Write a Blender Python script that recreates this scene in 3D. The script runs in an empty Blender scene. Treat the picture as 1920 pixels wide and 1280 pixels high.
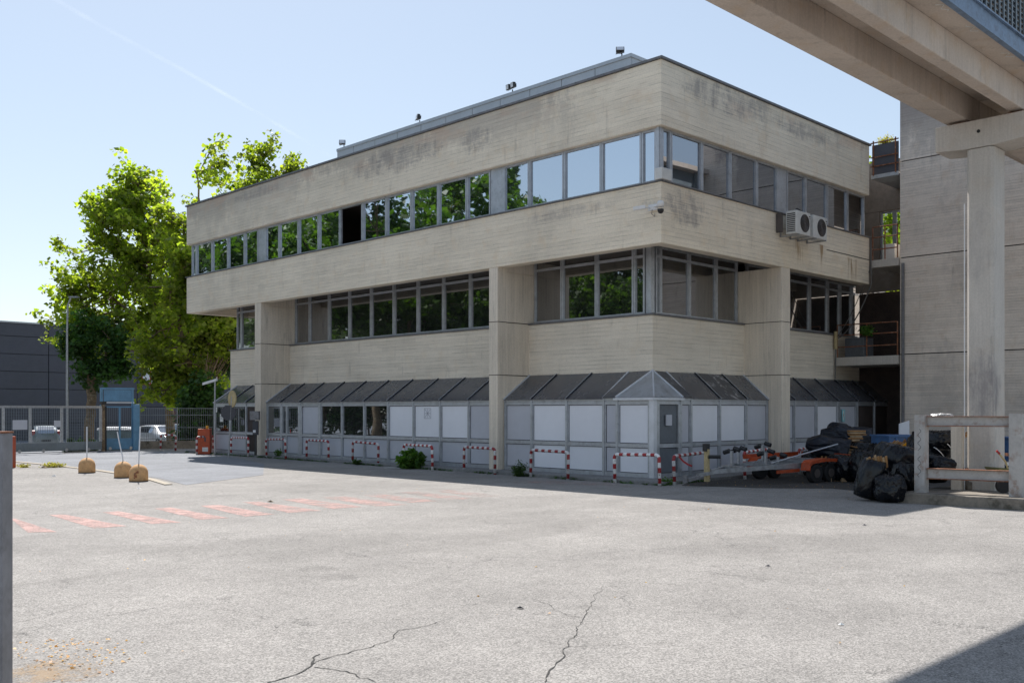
import bpy, math, random
import numpy as np
from mathutils import Vector, Matrix, noise as mnoise

sc = bpy.context.scene
COL = sc.collection
R = math.radians
# ---------------------------------------------------------------- camera, sky, sun, exposure
EY = 1.8
FPX, HZ = 1840.0, 770.0
AZ = math.atan2(1850, 1840)                 # heading of the view, from +X
cam_d = bpy.data.cameras.new('camera'); cam = bpy.data.objects.new('camera', cam_d); COL.objects.link(cam)
cam.location = (0, 0, EY); cam.rotation_euler = (R(90), 0, AZ - R(90))
cam_d.sensor_width = 36; cam_d.lens = 36 * FPX / 1920; cam_d.shift_y = (HZ - 640) / 1920
cam_d.clip_start = 0.05; cam_d.clip_end = 20000
sc.camera = cam
SUN_AZ, SUN_EL = R(64.0), R(52.5)           # towards the sun, from +X
w = bpy.data.worlds.new('World'); sc.world = w; w.use_nodes = True
nt = w.node_tree
for n in list(nt.nodes): nt.nodes.remove(n)
sky = nt.nodes.new('ShaderNodeTexSky'); sky.sky_type = 'NISHITA'; sky.sun_disc = False
sky.sun_elevation = SUN_EL; sky.sun_rotation = math.pi / 2 - SUN_AZ
sky.air_density = 1.0; sky.dust_density = 0.45; sky.ozone_density = 2.0; sky.altitude = 100
bg = nt.nodes.new('ShaderNodeBackground'); bg.inputs['Strength'].default_value = 0.125
wo = nt.nodes.new('ShaderNodeOutputWorld')
gam = nt.nodes.new('ShaderNodeGamma'); gam.inputs['Gamma'].default_value = 0.55    # hazy look graded into the sky colour: paler, flatter all round
nt.links.new(sky.outputs[0], gam.inputs['Color']); nt.links.new(gam.outputs[0], bg.inputs['Color']); nt.links.new(bg.outputs[0], wo.inputs['Surface'])
sun_d = bpy.data.lights.new('sun', 'SUN'); sun_d.energy = 2.6; sun_d.angle = R(0.53); sun_d.color = (1.0, 0.96, 0.91)
sun = bpy.data.objects.new('sun', sun_d); COL.objects.link(sun)
sdir = Vector((math.cos(SUN_EL) * math.cos(SUN_AZ), math.cos(SUN_EL) * math.sin(SUN_AZ), math.sin(SUN_EL)))
sun.rotation_euler = sdir.to_track_quat('Z', 'Y').to_euler(); sun.location = sdir * 60
vs = sc.view_settings; vs.view_transform = 'Standard'; vs.look = 'None'; vs.exposure = 1.4; vs.gamma = 1; vs.use_curve_mapping = False
sc.render.engine = 'CYCLES'
sc.cycles.max_bounces = 8; sc.cycles.transparent_max_bounces = 12; sc.cycles.diffuse_bounces = 4

# survey helpers: turn a sighting (column, row) into a place in the yard
fx, fy = math.cos(AZ), math.sin(AZ); rx, ry = math.sin(AZ), -math.cos(AZ)
def P(px, D):
    l = (px - 960) / FPX * D
    return (fx * D + rx * l, fy * D + ry * l)
def PZ(py, D): return EY + (HZ - py) / FPX * D
def G(px, py, z=0.0): return P(px, FPX * (EY - z) / (py - HZ))
def AX(px, X): return P(px, X / (fx + rx * (px - 960) / FPX))[1]
def AY(px, Y): return P(px, Y / (fy + ry * (px - 960) / FPX))[0]

# ---------------------------------------------------------------- object helpers
def tag(o, label=None, cat=None, group=None, kind=None):
    if label: o['label'] = label
    if cat: o['category'] = cat
    if group: o['group'] = group
    if kind: o['kind'] = kind
    return o
def thing(name, loc, label, cat, group=None, rz=0):
    o = bpy.data.objects.new(name, None); COL.objects.link(o); o.location = loc; o.rotation_euler = (0, 0, rz)
    o.empty_display_size = 0.2
    return tag(o, label, cat, group)
def rootloc(o):
    while o.parent: o = o.parent
    return Vector(o.location)
class MB:
    def __init__(s): s.v = []; s.f = []; s.uvs = None
    def add(s, vs, fs):
        b = len(s.v); s.v += [tuple(v) for v in vs]; s.f += [tuple(i + b for i in f) for f in fs]; return s
    def box(s, x0, x1, y0, y1, z0, z1):
        if x0 > x1: x0, x1 = x1, x0
        if y0 > y1: y0, y1 = y1, y0
        if z0 > z1: z0, z1 = z1, z0
        return s.add([(x0,y0,z0),(x1,y0,z0),(x1,y1,z0),(x0,y1,z0),(x0,y0,z1),(x1,y0,z1),(x1,y1,z1),(x0,y1,z1)],
              [(0,3,2,1),(4,5,6,7),(0,1,5,4),(1,2,6,5),(2,3,7,6),(3,0,4,7)])
    def obox(s, c, ax, ay, az):      # centre and half-axis vectors
        c = Vector(c); ax = Vector(ax); ay = Vector(ay); az = Vector(az)
        vs = [c+a*ax+b*ay+d*az for d in (-1,1) for a,b in ((-1,-1),(1,-1),(1,1),(-1,1))]
        return s.add(vs, [(0,3,2,1),(4,5,6,7),(0,1,5,4),(1,2,6,5),(2,3,7,6),(3,0,4,7)])
    def bar(s, a, b, w, h=None, up=(0,0,1)):
        a = Vector(a); b = Vector(b); h = h or w; d = (b - a)
        u = Vector(up)
        if abs(d.normalized().dot(u)) > 0.98: u = Vector((1,0,0))
        side = d.cross(u).normalized() * w / 2; upv = side.cross(d).normalized() * h / 2
        return s.obox((a+b)/2, d/2, side, upv)
    def tube(s, pts, r, n=8, cap=True):
        pts = [Vector(p) for p in pts]; rs = r if isinstance(r, (list, tuple)) else [r]*len(pts)
        base = len(s.v); prev = None
        for i, p in enumerate(pts):
            d = (pts[min(i+1, len(pts)-1)] - pts[max(i-1, 0)]).normalized()
            if prev is None:
                u = Vector((0,0,1)) if abs(d.z) < .9 else Vector((1,0,0)); prev = d.cross(u).normalized()
            a = (prev - d * prev.dot(d)).normalized(); b = d.cross(a); prev = a
            for k in range(n):
                t = 2*math.pi*k/n; s.v.append(tuple(p + (a*math.cos(t) + b*math.sin(t))*rs[i]))
        for i in range(len(pts)-1):
            for k in range(n):
                k2 = (k+1) % n
                s.f.append((base+i*n+k, base+i*n+k2, base+(i+1)*n+k2, base+(i+1)*n+k))
        if cap:
            s.f.append(tuple(base+k for k in reversed(range(n)))); s.f.append(tuple(base+(len(pts)-1)*n+k for k in range(n)))
        return s
    def prism(s, poly, z0, z1):
        n = len(poly)
        vs = [(p[0], p[1], z0) for p in poly] + [(p[0], p[1], z1) for p in poly]
        fs = [tuple(reversed(range(n))), tuple(range(n, 2*n))] + [(i, (i+1)%n, (i+1)%n+n, i+n) for i in range(n)]
        return s.add(vs, fs)
    def lathe(s, c, prof, n=24):
        b = len(s.v)
        for r_, z in prof:
            for k in range(n):
                t = 2*math.pi*k/n; s.v.append((c[0]+r_*math.cos(t), c[1]+r_*math.sin(t), c[2]+z))
        for i in range(len(prof)-1):
            for k in range(n):
                k2 = (k+1)%n; s.f.append((b+i*n+k, b+i*n+k2, b+(i+1)*n+k2, b+(i+1)*n+k))
        s.f.append(tuple(b+(len(prof)-1)*n+k for k in range(n))); s.f.append(tuple(b+k for k in reversed(range(n))))
        return s
    def cyl(s, a, b, r, n=16): return s.tube([a, b], r, n)
    def build(s, name, mat, parent=None, smooth=False, bevel=0, local=False, label=None, kind=None):
        off = Vector((0,0,0)) if (parent is None or local) else rootloc(parent)
        me = bpy.data.meshes.new(name)
        me.from_pydata([(v[0]-off.x, v[1]-off.y, v[2]-off.z) for v in s.v], [], s.f)
        me.materials.append(mat)
        if smooth: me.polygons.foreach_set('use_smooth', [True]*len(me.polygons))
        me.update()
        o = bpy.data.objects.new(name, me); COL.objects.link(o)
        if parent: o.parent = parent
        if bevel:
            m = o.modifiers.new('bevel', 'BEVEL'); m.width = bevel; m.segments = 2; m.limit_method = 'ANGLE'
        if label: o['label'] = label
        if kind: o['kind'] = kind
        return o
def copy_tree(o, parent=None):
    c = o.copy(); COL.objects.link(c); c.parent = parent
    for ch in [x for x in o.children]: copy_tree(ch, c)
    return c
def single(mb, name, mat, label, cat, group=None, **k):
    c = np.array(mb.v); lo = c.min(0); hi = c.max(0)
    base = Vector(((lo[0]+hi[0])/2, (lo[1]+hi[1])/2, lo[2]))
    mb.v = [(v[0]-base.x, v[1]-base.y, v[2]-base.z) for v in mb.v]
    o = mb.build(name, mat, None, **k); o.location = base
    return tag(o, label, cat, group)

# ---------------------------------------------------------------- materials
class NT:
    def __init__(s, name):
        s.m = bpy.data.materials.new(name); s.m.use_nodes = True; s.t = s.m.node_tree
        for n in list(s.t.nodes): s.t.nodes.remove(n)
        s.out = s.t.nodes.new('ShaderNodeOutputMaterial')
        s._pos = None
    def n(s, typ, **kw):
        x = s.t.nodes.new('ShaderNode' + typ)
        for k, v in kw.items(): setattr(x, k, v)
        return x
    def put(s, sock, val):
        if hasattr(val, 'links') or isinstance(val, bpy.types.NodeSocket): s.t.links.new(val, sock)
        elif val is not None:
            if isinstance(val, (tuple, list)) and len(val) == 3 and sock.type == 'RGBA': val = (*val, 1)
            sock.default_value = val
    def pos(s, scale=(1,1,1), off=(0,0,0)):
        if s._pos is None: s._pos = s.n('NewGeometry').outputs['Position']
        mp = s.n('Mapping'); s.put(mp.inputs['Vector'], s._pos); mp.inputs['Scale'].default_value = scale; mp.inputs['Location'].default_value = off
        return mp.outputs[0]
    def objpos(s, scale=(1,1,1)):
        tc = s.n('TexCoord'); mp = s.n('Mapping'); s.put(mp.inputs['Vector'], tc.outputs['Object']); mp.inputs['Scale'].default_value = scale
        return mp.outputs[0]
    def noise(s, vec, scale, detail=4, rough=.55, dist=0):
        x = s.n('TexNoise'); s.put(x.inputs['Vector'], vec); x.inputs['Scale'].default_value = scale
        x.inputs['Detail'].default_value = detail; x.inputs['Roughness'].default_value = rough; x.inputs['Distortion'].default_value = dist
        return x.outputs['Fac']
    def math(s, op, a, b=None, c=None, clamp=False):
        x = s.n('Math', operation=op, use_clamp=clamp); s.put(x.inputs[0], a)
        if b is not None: s.put(x.inputs[1], b)
        if c is not None: s.put(x.inputs[2], c)
        return x.outputs[0]
    def step(s, v, a, b, lo=0., hi=1.):
        x = s.n('MapRange', interpolation_type='SMOOTHSTEP'); s.put(x.inputs[0], v)
        x.inputs[1].default_value = a; x.inputs[2].default_value = b; x.inputs[3].default_value = lo; x.inputs[4].default_value = hi
        return x.outputs[0]
    def mix(s, f, a, b, blend='MIX'):
        x = s.n('Mix', data_type='RGBA', blend_type=blend); s.put(x.inputs[0], f); s.put(x.inputs[6], a); s.put(x.inputs[7], b)
        return x.outputs[2]
    def mul(s, col, f):      # colour times a scalar
        x = s.n('VectorMath', operation='SCALE'); s.put(x.inputs[0], col); s.put(x.inputs['Scale'], f); return x.outputs[0]
    def rgb(s, c):
        x = s.n('RGB'); x.outputs[0].default_value = (*c, 1); return x.outputs[0]
    def bump(s, h, strength=.3, dist=.01):
        x = s.n('Bump'); s.put(x.inputs['Height'], h); x.inputs['Strength'].default_value = strength; x.inputs['Distance'].default_value = dist
        return x.outputs[0]
    def pbsdf(s, col, rough=.6, metal=0, normal=None, spec=.5, coat=0):
        x = s.n('BsdfPrincipled'); s.put(x.inputs['Base Color'], col); s.put(x.inputs['Roughness'], rough); s.put(x.inputs['Metallic'], metal)
        x.inputs['Specular IOR Level'].default_value = spec; x.inputs['Coat Weight'].default_value = coat
        if normal is not None: s.put(x.inputs['Normal'], normal)
        return x.outputs[0]
    def done(s, sh): s.t.links.new(sh, s.out.inputs['Surface']); return s.m
    def sep(s):
        x = s.n('SeparateXYZ'); s.put(x.inputs[0], s.pos()); return x.outputs

def simple(name, col, rough=.6, metal=0, var=.15, scale=3, spec=.5, bump=0, dirt=None, coat=0):
    m = NT(name); p = m.objpos()
    n1 = m.noise(p, scale, 5, .6); n2 = m.noise(p, scale*7, 3, .6)
    f = m.math('ADD', m.step(n1, .3, .7, 1-var, 1+var*.6), m.step(n2, .3, .7, -var*.4, var*.4))
    c = m.mul(m.rgb(col), f)
    if dirt: c = m.mix(m.math('MULTIPLY', m.step(m.noise(p, scale*1.7, 7, .65), .52, .68), dirt[1]), c, dirt[0])
    return m.done(m.pbsdf(c, m.step(n1, .3, .7, max(rough-.08,.02), rough+.08), metal, m.bump(n2, bump, .01) if bump else None, spec, coat))

def concrete(name, base, board='z', pitch=.115, lines=.35, mould=None, tint=(.42,.30,.20), tintf=.0, rust=None, grime=.35, warm=None, patches=()):
    m = NT(name); X, Y, Z = m.sep()[:3]; p = m.pos()
    along = m.math('ADD', X, Y)
    b, a = (Z, along) if board == 'z' else (along, Z)
    wob = m.math('MULTIPLY', m.math('SUBTRACT', m.noise(p, 1.3, 3), .5), .03)
    q = m.math('DIVIDE', m.math('ADD', b, wob), pitch)
    row = m.math('FLOOR', q); fr = m.math('FRACT', q)
    wn = m.n('TexWhiteNoise', noise_dimensions='1D'); m.put(wn.inputs['W'], row)
    seg = m.math('FLOOR', m.math('ADD', m.math('DIVIDE', a, 2.6), m.math('MULTIPLY', wn.outputs['Value'], 7.3)))
    wn2 = m.n('TexWhiteNoise', noise_dimensions='2D'); cb = m.n('CombineXYZ'); m.put(cb.inputs[0], row); m.put(cb.inputs[1], seg); m.put(wn2.inputs['Vector'], cb.outputs[0])
    grain = m.noise(m.pos((1.2,1.2,26) if board == 'z' else (26,26,1.2)), 1.0, 5, .6)
    edge = m.math('MINIMUM', fr, m.math('SUBTRACT', 1, fr))
    brk = m.step(m.noise(m.pos((1.1,1.1,9) if board == 'z' else (9,9,1.1)), 1.0, 4, .6), .42, .62)
    line = m.math('MULTIPLY', m.step(edge, .02, .1, 1, 0), m.math('ADD', m.math('MULTIPLY', brk, .85), .15))
    big = m.noise(p, .45, 5, .6); mid = m.noise(p, 2.2, 6, .65); fine = m.noise(p, 28, 3, .6)
    f = m.math('ADD', m.step(big, .3, .7, .90, 1.06), m.step(wn2.outputs['Value'], 0, 1, -.045, .045))
    f = m.math('ADD', f, m.step(grain, .3, .7, -.05, .05)); f = m.math('ADD', f, m.step(fine, .3, .7, -.05, .05))
    f = m.math('SUBTRACT', f, m.math('MULTIPLY', line, lines))
    c = m.mul(m.rgb(base), f)
    if warm: c = m.mix(m.math('MULTIPLY', m.step(mid, .5, .72), warm[1]), c, warm[0])
    pale = m.step(m.noise(p, .9, 6, .7), .5, .75)
    c = m.mix(m.math('MULTIPLY', pale, .12), c, (.52,.50,.46))
    # drips and general grime
    drip = m.noise(m.pos((5,5,.45)), 1.0, 6, .7)
    c = m.mix(m.math('MULTIPLY', m.math('MULTIPLY', m.step(drip, .55, .75), m.step(mid, .4, .6)), grime), c, (.16,.15,.14))
    if mould:        # (z0, z1, strength, threshold)
        z0, z1, st, th = mould
        mz = m.step(Z, z0, z1)
        dn = m.math('ADD', m.math('MULTIPLY', m.noise(m.pos((2.2,2.2,1.1)), 1.0, 8, .72), .6), m.math('MULTIPLY', m.noise(m.pos((.27,.27,.15),(3,1,0)), 1.0, 2, .5), 1.1))
        dn = m.math('ADD', dn, m.math('MULTIPLY', m.math('SUBTRACT', grain, .5), .25))
        mm = m.math('MULTIPLY', m.step(m.math('ADD', dn, m.math('MULTIPLY', mz, .16)), th, th+.12), m.math('ADD', .25, m.math('MULTIPLY', mz, .75)))
        c = m.mix(m.math('MULTIPLY', mm, st), c, (.13,.125,.14))
        if tintf:
            tm = m.math('MULTIPLY', m.step(m.noise(m.pos((.5,.5,1.5)), 1.0, 6, .65), .5, .66), m.step(Z, z0, z1))
            c = m.mix(m.math('MULTIPLY', tm, tintf), c, tint)
    if rust:         # list of (x, z_top, half width)
        for (rx0, zt, hw) in rust:
            g = m.step(m.math('ABSOLUTE', m.math('SUBTRACT', X, rx0)), hw*.3, hw, 1, 0)
            g = m.math('MULTIPLY', g, m.step(Z, zt-.9, zt-.1)); g = m.math('MULTIPLY', g, m.math('SUBTRACT', 1, m.step(Z, zt, zt+.05)))
            g = m.math('MULTIPLY', g, m.step(m.noise(m.pos((9,9,.8)), 1, 5, .6), .45, .6))
            c = m.mix(m.math('MULTIPLY', g, .8), c, (.30,.17,.06))
    for (cx_, cy_, cz_, ra, rz_, st) in patches:      # weather stains of their own shape
        dx_ = m.math('DIVIDE', m.math('SUBTRACT', X, cx_), ra); dy_ = m.math('DIVIDE', m.math('SUBTRACT', Y, cy_), ra); dz_ = m.math('DIVIDE', m.math('SUBTRACT', Z, cz_), rz_)
        d2 = m.math('ADD', m.math('ADD', m.math('MULTIPLY', dx_, dx_), m.math('MULTIPLY', dy_, dy_)), m.math('MULTIPLY', dz_, dz_))
        nn = m.math('ADD', m.math('MULTIPLY', m.noise(m.pos((3,3,1.6),(cx_,0,0)), 1.0, 8, .78), .8), m.math('MULTIPLY', m.math('SUBTRACT', grain, .5), .5))
        k_ = m.step(m.math('ADD', nn, m.step(d2, 0, 1, .17, -.30)), .42, .66)
        c = m.mix(m.math('MULTIPLY', k_, m.math('MULTIPLY', m.step(drip, .3, .65, .55, 1.1), st)), c, (.16,.15,.165))
    h = m.math('SUBTRACT', m.math('MULTIPLY', m.math('ADD', grain, fine), .5), m.math('MULTIPLY', line, 1.2))
    h = m.math('ADD', h, m.math('MULTIPLY', wn2.outputs['Value'], .5))
    return m.done(m.pbsdf(c, .85, 0, m.bump(h, .5, .008), .25))

def glass_pane(name, fac, tint=(.84,.91,.98), base=(.012,.013,.015), wav=.10, dust=.05):
    m = NT(name); p = m.pos()
    oi = m.n('ObjectInfo')
    pv = m.n('VectorMath', operation='ADD'); m.put(pv.inputs[0], p)
    cb = m.n('CombineXYZ'); m.put(cb.inputs[0], m.math('MULTIPLY', oi.outputs['Random'], 37.)); m.put(pv.inputs[1], cb.outputs[0])
    bn = m.bump(m.noise(pv.outputs[0], .55, 1, .4), wav, .05)
    g = m.n('BsdfGlossy'); m.put(g.inputs['Color'], tint); g.inputs['Roughness'].default_value = .015; m.put(g.inputs['Normal'], bn)
    d = m.pbsdf(m.mix(m.step(m.noise(p, 3, 6, .6), .4, .8, 0, dust), base, (.35,.36,.36)), .12, 0, bn)
    mx = m.n('MixShader'); m.put(mx.inputs[0], m.math('ADD', fac, m.math('MULTIPLY', m.math('SUBTRACT', oi.outputs['Random'], .5), fac*.25)))
    m.t.links.new(d, mx.inputs[1]); m.t.links.new(g.outputs[0], mx.inputs[2])
    return m.done(mx.outputs[0])
def clear_glass(name):
    m = NT(name)
    g = m.n('BsdfGlossy'); g.inputs['Roughness'].default_value = .02
    t = m.n('BsdfTransparent'); t.inputs['Color'].default_value = (.75,.8,.8,1)
    f = m.n('Fresnel'); f.inputs[0].default_value = 1.5
    mx = m.n('MixShader'); m.put(mx.inputs[0], f.outputs[0]); m.t.links.new(t.outputs[0], mx.inputs[1]); m.t.links.new(g.outputs[0], mx.inputs[2])
    return m.done(mx.outputs[0])
def asphalt(name, lo, hi, tone=(1,1,1), cracks=True, scale=1.0):
    m = NT(name); p = m.pos()
    v = m.n('TexVoronoi'); m.put(v.inputs['Vector'], p); v.inputs['Scale'].default_value = 85*scale
    hs = m.n('SeparateColor'); m.put(hs.inputs[0], v.outputs['Color'])
    fine = m.noise(p, 60*scale, 4, .7); mid = m.noise(p, 6, 5, .65); big = m.noise(p, .35, 5, .6); mid2 = m.noise(m.pos((.9,.9,1),(7,3,0)), 1.2, 7, .7)
    f = m.math('ADD', m.math('MULTIPLY', hs.outputs[0], .55), m.math('MULTIPLY', fine, .45))
    c = m.mix(m.step(f, .15, .85), tuple(a*b for a, b in zip(lo, tone)), tuple(a*b for a, b in zip(hi, tone)))
    c = m.mul(c, m.math('MULTIPLY', m.step(big, .3, .7, .90, 1.07), m.math('MULTIPLY', m.step(mid, .3, .7, .94, 1.05), m.step(mid2, .3, .75, 1.06, .88))))
    pt = m.step(m.noise(m.pos((.16,.3,1),(2,9,0)), 1.0, 3, .5, 1.2), .52, .60, 1, .91); c = m.mul(c, pt)
    oil = m.step(m.noise(m.pos((1,1,1),(31,17,0)), .55, 3, .5), .68, .76, 1, .72); c = m.mul(c, oil)
    pit = m.step(m.noise(p, 22, 3, .75), .66, .74)
    c = m.mix(m.math('MULTIPLY', pit, .35), c, (.07,.07,.07))
    h = m.math('SUBTRACT', f, pit)
    if cracks:
        dv = m.n('VectorMath', operation='ADD'); m.put(dv.inputs[0], p)
        nz = m.n('TexNoise'); m.put(nz.inputs['Vector'], p); nz.inputs['Scale'].default_value = 1.6; nz.inputs['Detail'].default_value = 7; nz.inputs['Roughness'].default_value = .65
        sc_ = m.n('VectorMath', operation='SCALE'); m.put(sc_.inputs[0], nz.outputs['Color']); sc_.inputs['Scale'].default_value = 1.1; m.put(dv.inputs[1], sc_.outputs[0])
        vc = m.n('TexVoronoi', feature='DISTANCE_TO_EDGE'); m.put(vc.inputs['Vector'], dv.outputs[0]); vc.inputs['Scale'].default_value = .42
        ck = m.math('MULTIPLY', m.step(vc.outputs['Distance'], .0008, .0035, 1, 0), m.step(m.noise(m.pos((1,1,1),(11,5,0)), .5, 4, .6), .47, .60))
        c = m.mix(m.math('MULTIPLY', ck, .7), c, (.05,.05,.05)); h = m.math('SUBTRACT', h, m.math('MULTIPLY', ck, 2))
    return m.done(m.pbsdf(c, .88, 0, m.bump(h, .55, .006), .25))
def leaf_mat(name, c1, c2, tr=.45):
    m = NT(name); p = m.pos()
    gi = m.n('NewGeometry')
    rnd = gi.outputs['Random Per Island']
    c = m.mix(rnd, c1, c2)
    c = m.mul(c, m.step(m.noise(p, .7, 4, .65), .35, .65, .55, 1.3))
    d = m.n('BsdfPrincipled'); m.put(d.inputs['Base Color'], c); d.inputs['Roughness'].default_value = .5; d.inputs['Specular IOR Level'].default_value = .35
    t = m.n('BsdfTranslucent'); x = m.mix(1, c, (2.2,2.6,.55), 'MULTIPLY'); m.put(t.inputs['Color'], x)
    mx = m.n('MixShader'); mx.inputs[0].default_value = tr; m.t.links.new(d.outputs[0], mx.inputs[1]); m.t.links.new(t.outputs[0], mx.inputs[2])
    return m.done(mx.outputs[0])
def striped(name, pitch=.2):
    m = NT(name); tc = m.n('TexCoord'); uv = tc.outputs['UV']
    s = m.n('SeparateXYZ'); m.put(s.inputs[0], uv)
    fr = m.math('FRACT', s.outputs[0])
    k = m.math('GREATER_THAN', fr, .5)
    n1 = m.noise(m.objpos(), 14, 6, .7)
    c = m.mix(k, (.78,.78,.78), (.36,.025,.03))
    c = m.mix(m.math('MULTIPLY', m.step(n1, .52, .64), .7), c, (.33,.25,.2)); oi = m.n('ObjectInfo'); c = m.mul(c, m.step(oi.outputs['Random'], 0, 1, .72, 1.05))
    return m.done(m.pbsdf(c, .45))

M = {}
M['band'] = concrete('painted_board_concrete', (.79,.70,.565), 'z', .115, .30, mould=(9.4, 10.6, .38, .98), tint=(.58,.40,.29), tintf=.45, rust=[(26.9,6.95,.5),(30.2,6.7,.5),(28.2,6.9,.25)], warm=((.74,.60,.43),.55), patches=((21.0,14.7,7.0,1.9,.75,.6),(22.8,14.76,10.2,3.4,.7,.6),(27,14.76,10.2,3,.5,.55),(19.94,25.5,10.0,4.2,.75,.55),(19.94,21.5,9.9,1.4,.7,.5),(19.94,34,10.3,3.5,.35,.4),(19.94,18,7.2,3,.3,.35)))
M['wall'] = concrete('lower_board_concrete', (.73,.655,.545), 'z', .115, .32, warm=((.72,.60,.45),.4))
M['fin'] = concrete('vertical_board_concrete', (.70,.62,.515), 'a', .12, .20, grime=.45)
M['tower'] = concrete('tower_board_concrete', (.75,.655,.565), 'z', .085, .38, mould=(9.6, 12, .7, .90), warm=((.62,.49,.38),.5), grime=.5)
M['bridge'] = concrete('bridge_concrete', (.56,.48,.41), 'a', 1.3, .10, warm=((.50,.38,.27),.6), grime=.6)
M['pier'] = concrete('pier_concrete', (.54,.50,.45), 'a', 3.0, .05, patches=((20.6,7.4,2.2,.9,1.3,.55),(20.6,7.3,.9,.8,.8,.3),(20.6,7.4,5.2,.6,1.4,.3)), grime=.5, warm=((.50,.42,.34),.4))
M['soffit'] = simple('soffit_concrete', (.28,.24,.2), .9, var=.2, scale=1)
M['alu'] = simple('anodised_aluminium', (.48,.50,.53), .42, .55, var=.12, scale=4, dirt=((.2,.2,.2),.3))
M['alu_white'] = simple('pale_aluminium', (.66,.68,.72), .45, .3, var=.08, scale=3)
M['panel_white'] = simple('white_infill_sheet', (.78,.79,.84), .42, 0, var=.025, scale=.9)
M['panel_grey'] = simple('grey_infill_sheet', (.50,.51,.56), .42, 0, var=.04, scale=.9)
M['panel_dark'] = simple('dark_grey_door_sheet', (.13,.145,.165), .5, 0, var=.15, scale=2)
M['flash'] = simple('grey_flashing', (.17,.17,.18), .55, .3, var=.25, scale=6)
M['roofmetal'] = simple('rooftop_panel_metal', (.42,.46,.50), .45, .3, var=.08, scale=2)
M['glass_up'] = glass_pane('upper_mirror_glass', .72)
M['glass_right'] = glass_pane('upper_side_glass', .42, tint=(.74,.78,.84), dust=.02)
M['glass_mid'] = glass_pane('first_floor_glass', .36, tint=(.8,.82,.85), wav=.14)
M['glass_low'] = glass_pane('ground_floor_glass', .30, wav=.16)
M['roofglass'] = simple('tinted_roof_glazing', (.085,.088,.10), .24, 0, var=.12, scale=1.2, spec=.8)
M['roofglass_dusty'] = simple('dusty_roof_glazing', (.07,.07,.075), .5, 0, var=.3, scale=2.5, dirt=((.45,.43,.42),.85))
M['clear'] = clear_glass('clear_link_glass')
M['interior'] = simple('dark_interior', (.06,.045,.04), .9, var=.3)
M['asphalt'] = asphalt('yard_asphalt', (.165,.157,.147), (.385,.363,.34))
M['asphalt_blue'] = asphalt('driveway_asphalt', (.17,.175,.19), (.30,.31,.33), cracks=False)
M['pave'] = asphalt('pavement_concrete', (.16,.16,.155), (.30,.295,.29), cracks=False)
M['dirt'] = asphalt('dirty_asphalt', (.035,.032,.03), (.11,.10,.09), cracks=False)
M['kerb'] = simple('pale_kerb_concrete', (.40,.35,.28), .9, var=.2, scale=3)
M['platform'] = simple('platform_concrete', (.23,.20,.165), .9, var=.3, scale=1.8, bump=.4, dirt=((.09,.08,.06),.9))
M['crack'] = simple('crack_filling', (.045,.043,.04), .95, var=.3)
M['steel_rust'] = simple('rusty_painted_steel', (.44,.42,.40), .55, .0, var=.15, scale=2.5, dirt=((.24,.13,.08),.6), bump=.2)
M['rust'] = simple('rust', (.24,.095,.045), .85, 0, var=.4, scale=9, bump=.3, dirt=((.42,.33,.28),.45))
M['steel_grey'] = simple('weathered_grey_steel', (.23,.225,.235), .5, .1, var=.25, scale=2.2, dirt=((.09,.08,.08),.6))
M['galv'] = simple('galvanised_steel', (.42,.43,.45), .4, .7, var=.2, scale=12)
M['orange'] = simple('orange_paint', (.46,.07,.018), .5, 0, var=.25, scale=5, dirt=((.22,.09,.05),.6))
M['tyre'] = simple('tyre_rubber', (.02,.02,.022), .75, 0, var=.3)
M['black'] = simple('black_plastic', (.018,.018,.02), .45, 0, var=.2)
def film(name, col, rough, sc_=(16,16,3), st=.8):
    m = NT(name); p = m.objpos(sc_); n1 = m.noise(p, 1.0, 4, .6, .6); n2 = m.noise(m.objpos((5,5,2)), 1.0, 3, .6)
    rid = m.math('SUBTRACT', 1, m.math('ABSOLUTE', m.math('MULTIPLY', m.math('SUBTRACT', n1, .5), 5)))
    return m.done(m.pbsdf(m.mul(m.rgb(col), m.step(n2,.3,.7,.6,1.4)), m.step(n2,.3,.7,rough-.06,rough+.1), 0, m.bump(m.math('ADD', rid, n2), st, .012), .35))
M['bag'] = film('black_bag_film', (.005,.006,.009), .20, (9,9,2.2), .3)
M['bag_pale'] = simple('dusty_bag_film', (.4,.4,.4), .3, 0, var=.5, scale=9)
M['tarp'] = film('black_tarpaulin', (.008,.011,.019), .36, (3,3,3), .5)
M['wood'] = simple('sawn_wood', (.36,.19,.075), .8, 0, var=.3, scale=9)
M['wood_pale'] = simple('pale_cut_wood', (.46,.32,.19), .8, 0, var=.25, scale=9)
M['blue'] = simple('blue_painted_steel', (.045,.13,.30), .5, 0, var=.2, scale=4, dirt=((.12,.12,.15),.4))
M['bluegate'] = simple('light_blue_gate_paint', (.12,.27,.42), .5, 0, var=.15, scale=3)
M['deckblue'] = simple('blue_grey_deck_steel', (.17,.24,.34), .5, .1, var=.25, scale=4, dirt=((.1,.11,.13),.5))
M['gate'] = simple('grey_green_gate_paint', (.17,.20,.22), .5, .1, var=.15, scale=2)
M['white'] = simple('white_paint', (.72,.72,.72), .4, 0, var=.06)
M['white_ac'] = simple('white_enclosure_paint', (.62,.62,.60), .45, 0, var=.08, scale=4, dirt=((.4,.38,.33),.35))
M['grill'] = simple('dark_grille', (.10,.085,.08), .6, 0, var=.2)
M['red'] = simple('red_paint', (.45,.03,.03), .45, 0, var=.1)
M['yellow'] = simple('amber_plastic', (.75,.33,.02), .35, 0, var=.1)
M['dome'] = simple('ochre_painted_concrete', (.58,.34,.16), .85, 0, var=.16, scale=7, bump=.35, dirt=((.30,.13,.04),.5))
M['warehouse'] = simple('charcoal_cladding', (.075,.077,.092), .65, 0, var=.12, scale=.3)
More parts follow.
